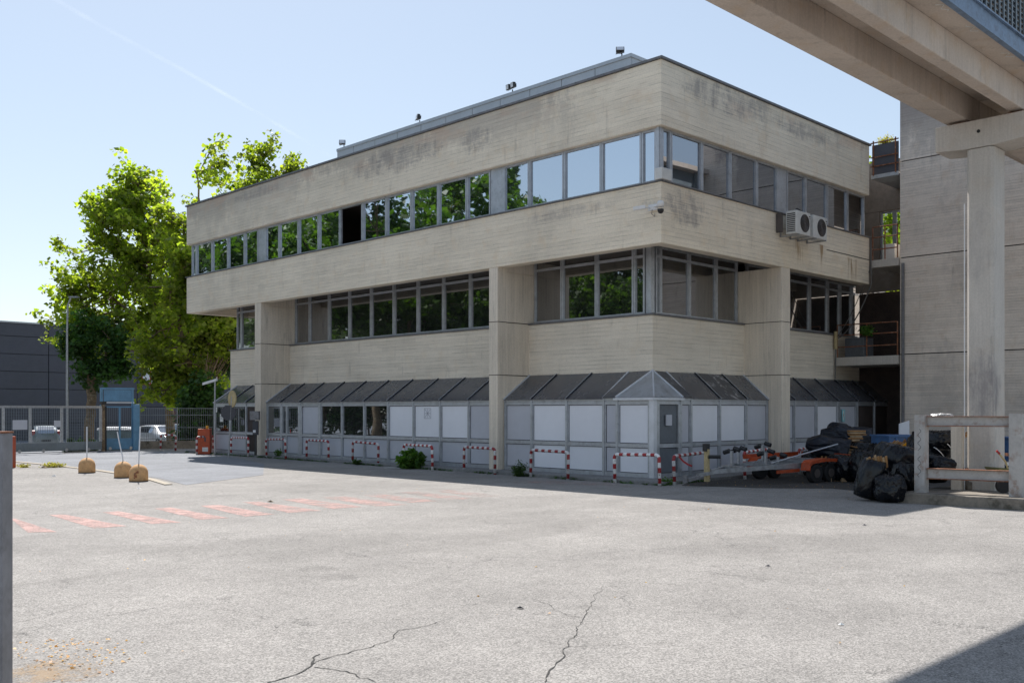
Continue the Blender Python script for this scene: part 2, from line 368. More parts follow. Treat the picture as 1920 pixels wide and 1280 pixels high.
M['warehouse2'] = simple('charcoal_trim', (.035,.036,.042), .6, 0, var=.1, scale=.5)
M['bark'] = simple('plane_tree_bark', (.20,.14,.085), .9, 0, var=.45, scale=3.5, bump=.7, dirt=((.36,.30,.2),.8))
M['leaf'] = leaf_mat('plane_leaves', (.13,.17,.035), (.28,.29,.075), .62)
M['leaf_mid'] = leaf_mat('reflection_dark_leaves', (.035,.075,.015), (.08,.13,.03), .35)  # leaf green darkened so the mirrored trees look dimmer in the windows
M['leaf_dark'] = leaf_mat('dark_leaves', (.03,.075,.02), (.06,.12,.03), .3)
M['weed'] = leaf_mat('weed_leaves', (.04,.10,.02), (.09,.15,.03), .4)
M['dry'] = leaf_mat('dry_weed', (.22,.17,.06), (.30,.26,.08), .4)
M['deadleaf'] = leaf_mat('dead_leaf', (.40,.17,.04), (.55,.30,.08), .3)
M['stripes'] = striped('red_white_stripes')
M['carsilver'] = simple('silver_car_paint', (.20,.23,.25), .32, .3, var=.04, coat=.6)  # silver darkened in the paint to stand in for tree shade
M['carwhite'] = simple('white_car_paint', (.42,.43,.44), .3, 0, var=.04, coat=.6)
M['carglass'] = glass_pane('car_glass', .35, wav=0)
M['taillight'] = simple('red_lamp_plastic', (.35,.02,.02), .25, 0, var=.1, coat=.5)
M['cable'] = simple('grey_cable', (.12,.115,.11), .6, 0)
M['paper'] = simple('white_paper', (.7,.7,.68), .7, 0, var=.05)
M['ink'] = simple('dark_print', (.06,.06,.07), .6, 0)
M['mirrorback'] = simple('ochre_mirror_back', (.48,.38,.20), .6, 0, var=.2)

# ---------------------------------------------------------------- ground and setting
YARD = [(-80,-60),(90,-60),(90,43.2),(22.6,43.8),(19.9,45.3),(17.9,43.9),(13.8,42.5),(2,39.0),(-80,15)]
b = MB(); n = 14
b.add([(-900,-900,-.62),(900,-900,-.62),(900,900,-.62),(-900,900,-.62)], [(0,1,2,3)])
tag(b.build('ground', M['asphalt_blue']), 'lower street ground beyond the gate', kind='structure')
b = MB().prism(YARD, -.6, 0.0)
tag(b.build('yard', M['asphalt']), kind='structure')
b = MB(); drv = [(12.2,44.0-2.2),(12.15,36),(12.25,32),(12.1,28),(11.75,25),(11.2,22.5),(14.5,24.5),(17.5,29.5),(19.0,34),(19.8,41),(18.6,43.6),(13.9,42.3)]
tag(MB().prism(drv, .001, .005).build('driveway', M['asphalt_blue']), kind='structure')
kp = [(12.05,41.5),(12.0,36.8),(12.1,33.5),(12.0,29.6),(11.75,27),(11.35,24.6),(10.9,22.8)]
kb = MB()
for a_, b_ in zip(kp[:-1], kp[1:]):
    kb.prism([(a_[0]-.10,a_[1]),(b_[0]-.10,b_[1]),(b_[0]+.10,b_[1]),(a_[0]+.10,a_[1])], -.01, .022)
tag(kb.build('kerb_strip', M['kerb']), kind='structure')
PAVX = [(20.0,40.2),(19.95,36),(19.85,33),(19.72,29),(19.5,24.5),(19.36,20),(19.25,16.5),(19.20,14.22),(21.1,14.3),(31.5,14.4)]
tag(MB().prism(PAVX+[(31.5,22),(24,24),(24,40.2)], -.01, .085).build('pavement', M['pave'], bevel=.015), kind='structure')
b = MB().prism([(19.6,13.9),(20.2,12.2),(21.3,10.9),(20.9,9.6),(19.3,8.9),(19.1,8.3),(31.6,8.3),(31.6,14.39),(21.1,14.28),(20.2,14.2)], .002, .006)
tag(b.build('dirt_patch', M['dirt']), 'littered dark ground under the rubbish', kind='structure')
# faded red crossing bars
zs = []
bars = [((20,112),(28,112),(107,137),(52,138)),((92,105),(120,104),(238,126),(175,130)),((192,100),(222,98),(340,119),(285,122)),((288,93),(320,91),(430,111),(375,114)),
        ((375,88),(410,86),(515,104),(460,108)),((455,81),(485,80),(603,97),(540,101)),((528,76),(565,74),(685,90),(625,94)),((602,72),(645,70),(765,86),(705,89)),
        ((680,68),(715,66),(825,79),(770,82)),((750,63),(785,61),(890,74),(842,77)),((810,60),(840,58),(940,69),(905,72))]
def stripe_mat():
    m = NT('worn_red_road_paint'); p = m.pos()
    v = m.n('TexVoronoi'); m.put(v.inputs['Vector'], p); v.inputs['Scale'].default_value = 85
    hs = m.n('SeparateColor'); m.put(hs.inputs[0], v.outputs['Color'])
    c = m.mix(hs.outputs[0], (.46,.28,.25), (.60,.42,.38))
    wn = m.math('ADD', m.math('MULTIPLY', m.noise(p, 55, 4, .7), .5), m.math('MULTIPLY', m.noise(p, 2.2, 6, .7), .6))
    X, Y, Z = m.sep()[:3]
    wn = m.math('ADD', wn, m.step(X, 8, 16, 0.02, .14)); wn = m.math('ADD', wn, m.math('MULTIPLY', m.math('SUBTRACT', m.noise(p, 9, 5, .7), .5), .22))
    t = m.n('BsdfTransparent'); mx = m.n('MixShader'); m.put(mx.inputs[0], m.step(wn, .50, .72, 0.12, .98))
    m.t.links.new(m.pbsdf(c, .85, 0, None, .25), mx.inputs[1]); m.t.links.new(t.outputs[0], mx.inputs[2])
    return m.done(mx.outputs[0])
M['redpaint'] = stripe_mat()
for q in bars:
    pts = [G(px, 860+py) for px, py in q]
    tag(MB().add([(p[0],p[1],.004) for p in pts], [(3,2,1,0)]).build('crossing_bar', M['redpaint']), kind='structure')
pts = [G(980,908),G(1180,908),G(1150,917),G(960,910)]
tag(MB().add([(p[0],p[1],.005) for p in [G(990,900),G(1150,905),G(1190,912),G(960,905)]], [(3,2,1,0)]).build('crossing_bar', M['redpaint']), kind='structure')

# open cracks in the asphalt: narrow jagged channels filled with dirt
rnd = random.Random(5)
def crack(path, w0, w1, seed, name='asphalt_crack'):
    rr = random.Random(seed); pts = [Vector((*G(*p), 0)) for p in path]
    fine = []
    for a_, b_ in zip(pts[:-1], pts[1:]):
        L = (b_-a_).length; k = max(2, int(L/.05)); d = (b_-a_).normalized(); s = Vector((-d.y, d.x, 0))
        for i in range(k):
            t = i/k; off = (mnoise.noise(Vector((a_.x*3+t*L*4, seed*3.1, 0)))*.06 + (rr.random()-.5)*.022) * min(1, 4*min(t+.05, 1-t+.05))
            fine.append(a_ + (b_-a_)*t + s*off)
    fine.append(pts[-1]); N = len(fine); vs_ = []; fs_ = []
    for i, p in enumerate(fine):
        d = (fine[min(i+1,N-1)] - fine[max(i-1,0)]).normalized(); s = Vector((-d.y, d.x, 0))
        wd = .85*(w0+(w1-w0)*i/N) * (.35+rr.random()*.9) * (.2+min(1, 6*(1-i/N)))
        vs_ += [tuple(p+s*wd/2+Vector((0,0,.004))), tuple(p-s*wd/2+Vector((0,0,.004)))]
    for i in range(N-1): fs_.append((2*i, 2*i+1, 2*i+3, 2*i+2))
    tag(MB().add(vs_, fs_).build(name, M['crack']), kind='structure')
crack([(500,1279),(560,1262),(585,1245),(610,1235),(700,1212),(735,1198),(745,1182),(800,1173),(862,1153)], .014, .005, 1)
crack([(585,1245),(586,1232),(600,1226)], .02, .01, 2)
crack([(590,1250),(650,1258),(690,1272),(705,1279)], .012, .008, 3)
crack([(1022,1279),(1042,1245),(1065,1212),(1082,1190),(1095,1158),(1108,1130),(1132,1097)], .012, .005, 4)
crack([(1095,1158),(1060,1150),(1030,1132),(998,1122)], .006, .004, 5)
crack([(1065,1212),(1150,1210),(1240,1206),(1290,1200)], .005, .003, 6)
crack([(40,1165),(105,1147),(160,1132),(195,1120)], .006, .003, 7)
crack([(1330,1062),(1400,1058),(1470,1070),(1560,1078)], .007, .003, 8)
crack([(1215,1092),(1290,1098),(1360,1082)], .005, .003, 9)
crack([(250,1005),(340,1010),(430,1004)], .004, .002, 10)
crack([(180,871),(250,868),(330,870),(420,866),(520,861)], .02, .012, 11)

# ---------------------------------------------------------------- office building
X0, Y0, X1, Y1 = 19.94, 14.76, 31.45, 40.0
ob = thing('office_building', (26, 27, 0), 'three-storey cream concrete office block with two long ribbon windows and projecting fins', 'building')
def ring(z0, z1, name, t=.35, x1=X1):
    mb = MB()
    pf = [(X0,Y1),(X0,Y0),(x1,Y0),(x1,Y0+t),(X0+t,Y0+t),(X0+t,Y1)]
    mb.prism(pf, z0, z1)
    return mb.build(name, M['band'], ob, bevel=.02)
ring(8.95, 10.60, 'top_band'); ring(6.0, 7.54, 'middle_band')
MB().box(X0+.36,31.4,Y1-.3,Y1-.02,6.0,7.54).box(X0+.36,31.4,Y1-.3,Y1-.02,8.95,10.6).build('end_wall', M['wall'], ob)
# floor slabs and soffits
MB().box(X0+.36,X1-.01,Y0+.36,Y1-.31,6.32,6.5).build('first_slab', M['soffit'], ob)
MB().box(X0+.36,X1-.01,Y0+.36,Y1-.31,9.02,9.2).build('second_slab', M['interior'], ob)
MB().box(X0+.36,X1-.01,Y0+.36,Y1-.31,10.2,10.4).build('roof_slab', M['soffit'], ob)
MB().box(31.22,31.42,16.6,39.6,.1,10.19).build('end_wall', M['wall'], ob)
# metal copings and sills
def edge(z0, z1, out, name, x1=X1):
    mb = MB(); o_ = out
    mb.prism([(X0-o_,Y1+o_),(X0-o_,Y0-o_),(x1+o_,Y0-o_),(x1+o_,Y0+.5),(X0+.5,Y0+.5),(X0+.5,Y1+o_)], z0, z1)
    return mb.build(name, M['flash'], ob)
MB().box(28.5,31.44,Y0-.004,Y0+.02,6.80,6.825).build('band_joint', M['crack'], ob)
edge(10.602, 10.66, .05, 'coping'); edge(7.542, 7.575, .04, 'sill', X1-.02)
for k in range(18):       # coping joint clips
    y = 16.2 + k*1.36
    MB().box(X0-.056,X0-.04,y,y+.04,10.595,10.665).build('coping_clip', M['flash'], ob)
# lower walls set back behind the bands
WX, WY = 21.27, 16.03
MB().prism([(WX,38.64),(WX,WY),(31.5,WY),(31.5,WY+.3),(WX+.3,WY+.3),(WX+.3,38.64)], 2.6, 4.38).build('lower_wall', M['wall'], ob, bevel=.01)
MB().prism([(WX+.05,38.60),(WX+.05,WY+.05),(31.5,WY+.05),(31.5,WY+.3),(WX+.3,WY+.3),(WX+.3,38.6)], 0, 2.6).build('plinth_wall', M['panel_dark'], ob)
MB().box(WX+.31,31.5,38.3,38.6,0,4.38).box(WX+.31,31.5,38.3,38.6,4.38,6.3).build('end_wall', M['wall'], ob)
MB().prism([(WX-.05,38.68),(WX-.05,WY-.05),(31.5,WY-.05),(31.5,WY+.28),(WX+.28,WY+.28),(WX+.28,38.68)], 4.383, 4.43).build('sill', M['flash'], ob)
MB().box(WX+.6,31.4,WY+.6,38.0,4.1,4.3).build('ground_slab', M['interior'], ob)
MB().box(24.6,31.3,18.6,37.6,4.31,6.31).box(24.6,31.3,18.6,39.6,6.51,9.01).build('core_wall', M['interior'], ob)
# fins
def fin(x0,x1,y0,y1,axis):
    mb = MB(); g = .012
    zz = [0,2.855,4.415,5.9,6.31]
    for a_, c_ in zip(zz[:-1], zz[1:]):
        top = c_ - (.02 if c_ < 6.3 else 0)
        mb.box(x0,x1,y0,y1,a_,top)
        if c_ < 6.3: mb.box(x0+g,x1-g,y0+g,y1-g,top,c_)
    return mb.build('fin', M['fin'], ob, bevel=.012)
fin(X0+.36,WX+.3,20.65,21.01,0); fin(X0+.36,WX+.3,33.88,34.32,0)
for ya,yb in ((20.65,21.01),(33.88,34.32)): MB().box(X0+.005,X0+.358,ya,yb,0,5.998).build('fin_edge', M['fin'], ob)
MB().box(25.79,26.28,Y0+.005,WY+.3,0,5.998).build('fin', M['fin'], ob, bevel=.012)
for z in (2.855, 4.415):
    MB().box(25.784,26.286,Y0-.001,WY,z-.012,z+.006).box(X0-.001,WX,20.644,21.016,z-.012,z+.006).box(X0-.001,WX,33.874,34.326,z-.012,z+.006).build('fin_joint', M['crack'], ob)
# ribbon windows
def tb(mb, axis, plane, a0, a1, d0, d1, z0, z1):
    if axis == 'Y': mb.box(plane+d0, plane+d1, a0, a1, z0, z1)
    else: mb.box(a0, a1, plane+d0, plane+d1, z0, z1)
def window(axis, plane, a0, a1, z0, z1, glass, transom=None, fw=.055, kind='glass', parent=ob):
    a0, a1 = min(a0,a1)+.006, max(a0,a1)-.006
    mb = MB(); D0, D1 = 0, .09
    if kind == 'panel':
        tb(mb, axis, plane, a0, a1, .01, .07, z0, z1)
        return mb.build('window_panel', M['alu'], parent, bevel=.006)
    tb(mb,axis,plane,a0,a0+fw,D0,D1,z0,z1); tb(mb,axis,plane,a1-fw,a1,D0,D1,z0,z1)
    tb(mb,axis,plane,a0+fw,a1-fw,D0+.004,D1,z0,z0+.07); tb(mb,axis,plane,a0+fw,a1-fw,D0+.004,D1,z1-.06,z1)
    if transom: tb(mb,axis,plane,a0+fw,a1-fw,D0+.002,D1,transom-.035,transom+.035)
    # thin inner bead
    tb(mb,axis,plane,a0+fw,a0+fw+.014,.03,D1-.02,z0+.07,z1-.06); tb(mb,axis,plane,a1-fw-.014,a1-fw,.03,D1-.02,z0+.07,z1-.06)
    w_ = mb.build('window', M['alu'], parent)
    if kind != 'open':
        p_ = MB()
        segs = [(z0+.07, z1-.06)] if not transom else [(z0+.07, transom-.035), (transom+.035, z1-.06)]
        for s0, s1 in segs: tb(p_,axis,plane,a0+fw+.014,a1-fw-.014,.05,.062,s0,s1)
        pm = glass
        p_.build('pane', pm, w_)
    else:
        w_['label'] = 'window with its pane slid open onto a dark room'
    return w_
UZ0, UZ1 = 7.575, 8.95
UL = [39.82,39.42,38.03,36.70,35.37,34.33,33.79,32.79,31.46,30.13,28.80,27.47,26.14,24.81,23.48,22.15,21.10,20.55,19.50,18.17,16.83,15.49,15.02]
for i in range(len(UL)-1):
    k = 'panel' if i in (5,16) else 'open' if i == 10 else 'glass'
    window('Y', X0+.14, UL[i+1], UL[i], UZ0, UZ1, M['glass_up'], kind=k)
MB().box(X0+.12,X0+.26,Y0+.12,Y0+.26,UZ0,UZ1).build('corner_post', M['alu'], ob)
UR = [15+5.03,20.55,21.93,23.30,24.67,25.80,26.34,27.46,28.82,30.19,31.40]
for i in range(len(UR)-1):
    window('X', Y0+.14, UR[i], UR[i+1], UZ0, UZ1, M['glass_right'], kind='panel' if i == 5-0 and False else ('panel' if i == 5 else 'glass')) if i != 5 else window('X', Y0+.14, UR[5], UR[6], UZ0, UZ1, M['glass_right'], kind='panel')
LZ0, LZ1, TR = 4.432, 6.315, 6.03
def run(axis, plane, pts, **k):
    for a_, b_ in zip(pts[:-1], pts[1:]): window(axis, plane, a_, b_, LZ0, LZ1, M['glass_mid'], transom=TR, **k)
run('Y', 21.46, [38.45,38.07,36.7,35.4,34.33]); run('Y', 21.46, [33.87,32.84,31.51,30.18,28.84,27.51,26.18,24.84,23.51,22.18,21.02])
run('Y', 21.46, [20.64,19.50,18.17,16.83,16.44]); run('X', 16.22, [21.68,21.90,23.27,24.63,25.78]); run('X', 16.22, [26.29,27.46,28.82,30.19,31.44])
MB().box(21.46,21.6,16.22,16.36,LZ0,LZ1).box(21.50,21.6,16.37,16.43,LZ0,LZ1).box(21.61,21.67,16.26,16.36,LZ0,LZ1).build('corner_post', M['alu'], ob)

# rooftop plant screen
yA, yB, XR = AX(632,22.0), AX(1183,22.0), 22.0
rs = thing('rooftop_screen', (23, (yA+yB)/2, 10.4), 'long low grey-blue metal plant screen on the roof, set back behind the coping', 'roof screen')
zt = 11.92
k = 0; y = yB
while y < yA-.1:
    y2 = min(y+1.33, yA)
    MB().box(XR,XR+.05,y+.012,y2-.012,10.41,zt-.10).build('panel', M['roofmetal'], rs); y = y2
MB().box(XR-.03,XR+1.6,yB-.03,yA,zt-.10,zt).build('cap', M['roofmetal'], rs)
MB().box(XR+.055,XR+1.5,yB,yB+.05,10.41,zt-.10).build('panel', M['roofmetal'], rs)
MB().box(XR+.06,XR+1.5,yA-.06,yA-.01,10.41,zt-.10).build('panel', M['roofmetal'], rs)
# floodlights on the screen
for i, (px, lab, dx, up) in enumerate([(645,'floodlight at the far left end of the rooftop screen, facing left',-.6,.1),(787,'black floodlight on the rooftop screen, second from the left end',.25,-.1),
      (961,'pair-headed black floodlight at the middle of the rooftop screen',.1,-.2),(1166,'floodlight with a pale lit face near the right end of the rooftop screen',-.5,.35)]):
    yy = AX(px, 22.1)
    fl = thing('floodlight', (22.1, yy, zt), lab, 'floodlight', 'floodlights on the roof')
    MB().tube([(22.1,yy,zt),(22.1,yy,zt+.12)], .018).bar((22.0,yy-.14,zt+.12),(22.0,yy+.14,zt+.12),.02).build('bracket', M['black'], fl)
    n_ = Vector((-.55, dx, .15+up)).normalized(); s_ = n_.cross(Vector((0,0,1))).normalized(); u_ = s_.cross(n_)
    for q in ([0] if i != 2 else [-.13,.13]):
        c_ = Vector((22.02, yy, zt+.21)) + s_*q
        hw = .12 if i != 2 else .085
        MB().obox(c_, n_*.05, s_*hw, u_*.085).obox(c_-n_*.07, n_*.03, s_*hw*.6, u_*.055).build('housing', M['black'], fl, bevel=.008)
        MB().obox(c_+n_*.053, n_*.004, s_*(hw-.02), u_*.068).build('lens', M['alu_white'], fl)

# ---------------------------------------------------------------- glazed lean-tos along the ground floor
KX, KY, EZ, RZ = 20.2, 15.2, 2.14, 2.85
def bay(root, axis, a0, a1, kind, roofmat='roofglass', zb=.085, roof=True):
    pl = KX if axis == 'Y' else KY; back = WX if axis == 'Y' else WY
    a0, a1 = min(a0,a1), max(a0,a1); m0, m1 = a0+.03, a1-.03
    fr = MB()
    tb(fr,axis,pl,a0,m0,-.02,.08,zb,EZ); tb(fr,axis,pl,m1,a1,-.02,.08,zb,EZ)          # posts, proud
    tb(fr,axis,pl,m0,m1,.0,.07,zb,zb+.10); tb(fr,axis,pl,m0,m1,0,.07,EZ-.17,EZ-.10); tb(fr,axis,pl,m0,m1,-.01,.07,EZ-.06,EZ)
    tb(fr,axis,pl,m0,m1,.02,.07,EZ-.10,EZ-.06)
    rz = .90
    tb(fr,axis,pl,m0,m1,-.004,.07,rz-.05,rz+.05)
    if kind == 'glassdoor' or kind == 'panedoor' or kind == 'darkdoor':
        tb(fr,axis,pl,m0,m0+.10,-.012,.06,zb+.10,rz-.05); tb(fr,axis,pl,m1-.10,m1,-.012,.06,zb+.10,rz-.05)
        tb(fr,axis,pl,m0,m0+.10,-.012,.06,rz+.05,EZ-.17); tb(fr,axis,pl,m1-.10,m1,-.012,.06,rz+.05,EZ-.17)
    else:
        for z0,z1 in ((zb+.10,rz-.05),(rz+.05,EZ-.17)):
            tb(fr,axis,pl,m0,m0+.035,.01,.06,z0,z1); tb(fr,axis,pl,m1-.035,m1,.01,.06,z0,z1)
    if kind == 'glassdoor':
        tb(fr,axis,pl,m1-.42,m1-.34,-.012,.06,zb+.10,rz-.05); tb(fr,axis,pl,m1-.42,m1-.34,-.012,.06,rz+.05,EZ-.17)
    f_ = fr.build('bay_frame', M['alu'], root)
    up = {'glass':'glass_low','white':'panel_white','grey':'panel_grey','glassdoor':'glass_low','panedoor':'panel_grey','darkdoor':'panel_dark','open':None,'black':'interior'}[kind]
    lowm = {'glass':'panel_grey','white':'panel_white' if False else 'panel_grey','grey':'panel_grey','glassdoor':'panel_grey','panedoor':'panel_grey','darkdoor':'panel_dark','open':None,'black':'interior'}[kind]
    if kind == 'white' and axis == 'Y' and a1 < 20.6: lowm = 'panel_white'
    if up:
        i0, i1 = (m0+.045, m1-.045) if 'door' not in kind else (m0+.115, m1-.115)
        mb = MB(); tb(mb,axis,pl,i0+.005,i1-.005,.035,.05,rz+.07,EZ-.19); mb.build('upper_infill', M[up], f_)
        mb = MB(); tb(mb,axis,pl,m0+.01,m1-.01,.052,.056,zb+.05,EZ-.12); mb.build('gasket', M['ink'], f_)
        mb = MB(); tb(mb,axis,pl,i0+.005,i1-.005,.035,.05,zb+.12,rz-.07); mb.build('lower_infill', M[lowm], f_)
    if roof:
        def pt(a, t, dz=0):
            d = t*(back-pl); z = EZ + t*(RZ-EZ) + dz
            return (pl+d, a, z) if axis == 'Y' else (a, pl+d, z)
        q = [pt(a0,-.04),pt(a1,-.04),pt(a1,1),pt(a0,1)]
        q2 = [pt(a0,-.04,.012),pt(a1,-.04,.012),pt(a1,1,.012),pt(a0,1,.012)]
        MB().add(q+q2, [(0,1,2,3),(7,6,5,4),(0,4,5,1),(1,5,6,2),(2,6,7,3),(3,7,4,0)]).build('roof_pane', M[roofmat], root)
        for a in (a0, a1):
            MB().bar(pt(a,-.04,.02), pt(a,1,.02), .045, .05).build('rafter', M['alu_white'], root)
def cut(axis, a0, a1, top, bot):   # roof with slanted ends at the corner hip
    pass
kl = thing('glazed_lean_to', (20.7,36.5,.085), 'left end of the grey aluminium lean-to, with barred and papered windows', 'lean-to', 'glazed lean-tos along the ground floor')
for a0,a1,k in ((38.05,36.75,'glass'),(36.75,35.45,'glass'),(35.45,34.4,'black')): bay(kl,'Y',a0,a1,k)
MB().add([(KX,38.05,EZ),(WX,38.05,EZ),(WX,38.05,RZ)],[(0,1,2)]).box(KX,WX,38.03,38.05,.085,EZ).build('side_panel', M['alu_white'], kl)
for k in range(14):
    y = 37.95 - k*.18
    MB().box(20.235,20.24+.003,y,y+.05,.98,1.93).build('blind_slat', M['paper'], kl)
km = thing('glazed_lean_to', (20.7,27.5,.085), 'long middle stretch of the grey aluminium lean-to between the two fins', 'lean-to', 'glazed lean-tos along the ground floor')
kinds = ['glass','glassdoor','panedoor','glass','glass','glass','white','white','white','grey']
YK = [33.87,32.86,31.52,30.19,28.85,27.53,26.20,24.86,23.53,22.20,21.03]
for i, k in enumerate(kinds): bay(km,'Y',YK[i],YK[i+1],k)
MB().box(20.232,20.238,32.2,32.24,.96,1.1).build('sticker', M['red'], km)
kc = thing('glazed_lean_to', (20.8,17,.085), 'corner stretch of the grey aluminium lean-to with sheet-metal hip roof', 'lean-to', 'glazed lean-tos along the ground floor')
for a0,a1,k in ((20.62,19.52,'grey'),(19.52,18.17,'white'),(18.17,16.84,'white')): bay(kc,'Y',a0,a1,k)
bay(kc,'Y',16.84,16.38,'grey',roof=False); bay(kc,'Y',16.38,KY+.12,'white',roof=False)
bay(kc,'X',KX+.12,21.40,'darkdoor',roof=False); bay(kc,'X',21.40,21.87,'grey',roof=False)
for a0,a1,k,rm in ((21.87,23.24,'white','roofglass'),(23.24,24.60,'white','roofglass_dusty'),(24.60,25.76,'grey','roofglass')): bay(kc,'X',a0,a1,k,rm)
MB().box(KX-.03,KX+.11,KY-.03,KY+.11,.085,EZ).build('corner_post', M['alu_white'], kc)
tip = (WX-.02, WY-.02, RZ+.02)
e = .07
A_, B_, C_ = (KX-e,16.84,EZ), (KX-e,KY-e,EZ), (21.87,KY-e,EZ)
A2, C2 = (WX,16.84,RZ), (21.87,WY,RZ)
def sheet(pts, name, mat, root, t=.015):
    q = [Vector(p) for p in pts]; nn = (q[1]-q[0]).cross(q[2]-q[0]).normalized()
    if nn.z < 0: nn = -nn
    k = len(q); vs_ = [tuple(v) for v in q]+[tuple(v+nn*t) for v in q]
    return MB().add(vs_, [tuple(range(k))[::-1], tuple(range(k,2*k))]+[(i,(i+1)%k,(i+1)%k+k,i+k) for i in range(k)]).build(name, mat, root)
H1 = (KX-e,16.38,EZ); H2 = (21.40,KY-e,EZ)
sheet([H1,B_,tip], 'hip_sheet', M['alu'], kc); sheet([B_,H2,tip], 'hip_sheet', M['alu'], kc)
sheet([A_,H1,tip,A2], 'roof_pane', M['roofglass'], kc); sheet([H2,C_,C2,tip], 'roof_pane', M['roofglass_dusty'], kc)
for s_, t_ in ((B_,tip),(H1,tip),(H2,tip)): MB().bar(Vector(s_)+Vector((0,0,.025)), Vector(t_)+Vector((0,0,.025)), .04, .04).build('rafter', M['alu_white'], kc)
MB().box(KX-e-.01,KX-.02,KY-e,16.45,EZ-.06,EZ-.002).box(KX-e,21.45,KY-e-.01,KY-.025,EZ-.06,EZ-.002).build('gutter', M['alu_white'], kc)
MB().box(20.72,20.96,KY-.03,KY+.0,1.42,1.70).build('notice', M['panel_grey'], kc)
kr = thing('glazed_lean_to', (29,15.7,.085), 'right-hand stretch of the grey lean-to, in deep shade behind the rubbish', 'lean-to', 'glazed lean-tos along the ground floor')
for a0,a1,k in ((26.29,27.32,'grey'),(27.32,28.70,'grey'),(28.70,30.12,'white'),(30.12,31.5,'panedoor'),(31.5,32.8,'black'),(32.8,34.1,'black')): bay(kr,'X',a0,a1,k)
MB().box(30.35,30.55,KY-.03,KY-.015,1.45,1.85).build('sticker', simple('teal_sticker',(.25,.55,.60),.5), kr)
MB().box(30.42,30.48,KY-.034,KY-.031,1.5,1.8).box(30.38,30.52,KY-.034,KY-.031,1.63,1.68).build('sticker_figure', M['paper'], kr)
# faded square star emblem on a white infill sheet
ys, zc = (AX(800,20.19)), 1.72
mb = MB()
for a_, c_ in (((-.16,-.16),(.16,-.16)),((.16,-.16),(.16,.16)),((.16,.16),(-.16,.16)),((-.16,.16),(-.16,-.16)),((-.13,-.13),(.13,.13)),((-.13,.13),(.13,-.13)),((0,-.14),(0,.14)),((-.14,0),(.14,0))):
    mb.bar((20.228,ys+a_[0],zc+a_[1]),(20.228,ys+c_[0],zc+c_[1]),.02,.003,up=(1,0,0))
mb.build('emblem', M['panel_grey'], km)

# ---------------------------------------------------------------- stair tower and link galleries
TX, TY = 31.62, 13.8
tw = thing('stair_tower', (35,8,0), 'tall blank board-marked concrete stair tower behind the walkway pier', 'tower')
zz = [0, 3.66, 6.81, 9.95, 12.4]
for a_, c_ in zip(zz[:-1], zz[1:]):
    MB().box(TX,40,8.4,TY,a_,c_-.035).build('wall', M['tower'], tw)
    MB().box(TX+.03,39.9,8.43,TY-.03,c_-.035,c_).build('wall_joint', M['crack'], tw)
MB().tube([(TX-.06,TY-.12,0),(TX-.06,TY-.12,6.6)], .05).build('drainpipe', M['flash'], tw)
lk = thing('link_gallery', (32.5,15,0), 'shaded link galleries with railings between office block and stair tower', 'gallery')
for z0,z1,y1 in ((3.33,3.62,16.0),(6.55,6.80,14.74),(9.50,9.62,14.74)):
    MB().box(31.52,33.5,TY+.02,y1,z0,z1).build('slab', M['pier'] if z0 < 9 else M['alu'], lk, bevel=.01)
MB().box(31.56,31.6,TY+.03,14.72,9.64,10.62).build('parapet_sheet', M['warehouse'], lk)
for z in (9.9,10.2,10.68): MB().bar((31.5,TY,z),(31.5,14.74,z),.035).build('rail', M['rust'], lk)
for y in (TY+.1,14.65): MB().bar((31.5,y,9.6),(31.5,y,10.75),.035).build('rail_post', M['rust'], lk)
def rail(y0,y1,zb,n,hs,mat='rust'):
    for h in hs: MB().tube([(31.56,y0,zb+h),(31.56,y1,zb+h)], .022, 6).build('rail', M[mat], lk)
    for i in range(n): MB().tube([(31.56,y0+(y1-y0)*i/(n-1),zb),(31.56,y0+(y1-y0)*i/(n-1),zb+max(hs))], .022, 6).build('rail_post', M[mat], lk)
rail(TY+.06,15.95,3.62,3,(.35,.75,1.1)); rail(TY+.06,14.7,6.8,3,(.35,.75,1.1))
# walls behind the galleries
MB().box(31.56,36.0,16.25,16.5,0,4.4).build('back_wall', M['wall'], lk)
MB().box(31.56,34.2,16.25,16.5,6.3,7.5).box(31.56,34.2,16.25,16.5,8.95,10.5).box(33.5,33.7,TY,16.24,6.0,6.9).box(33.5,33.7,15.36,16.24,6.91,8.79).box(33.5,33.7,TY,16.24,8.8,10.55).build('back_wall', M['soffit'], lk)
for a_ in (31.6,32.5,33.4,34.3,35.2): window('X', 16.3, a_, a_+.88, 4.42, 6.28, M['glass_mid'], transom=6.0, parent=lk)
for a_ in (31.6,32.5): window('X', 16.3, a_, a_+.88, 7.52, 8.93, M['glass_right'], parent=lk)
for a_, c_ in ((13.85,14.35),(14.35,14.85),(14.85,15.35)): window('Y', 33.55, a_, c_, 6.92, 8.78, M['clear'], parent=lk)
MB().box(33.5,36,TY+.02,16.2,0,.05).box(33.8,33.9,TY,16.24,.06,5.99).build('back_panel', M['interior'], lk)
single(MB().box(31.9,32.4,14.1,14.5,6.81,7.35), 'ventilation_box', M['white_ac'], 'small pale ventilation box behind the upper gallery railing', 'vent unit', bevel=.02)
single(MB().box(32.0,32.7,15.2,15.9,3.63,4.3), 'metal_cabinet', M['panel_dark'], 'dark cabinet behind the lower gallery railing', 'cabinet', bevel=.02)
MB().box(31.425,34.1,16.65,39.5,0,10.45).build('body', M['wall'], lk)
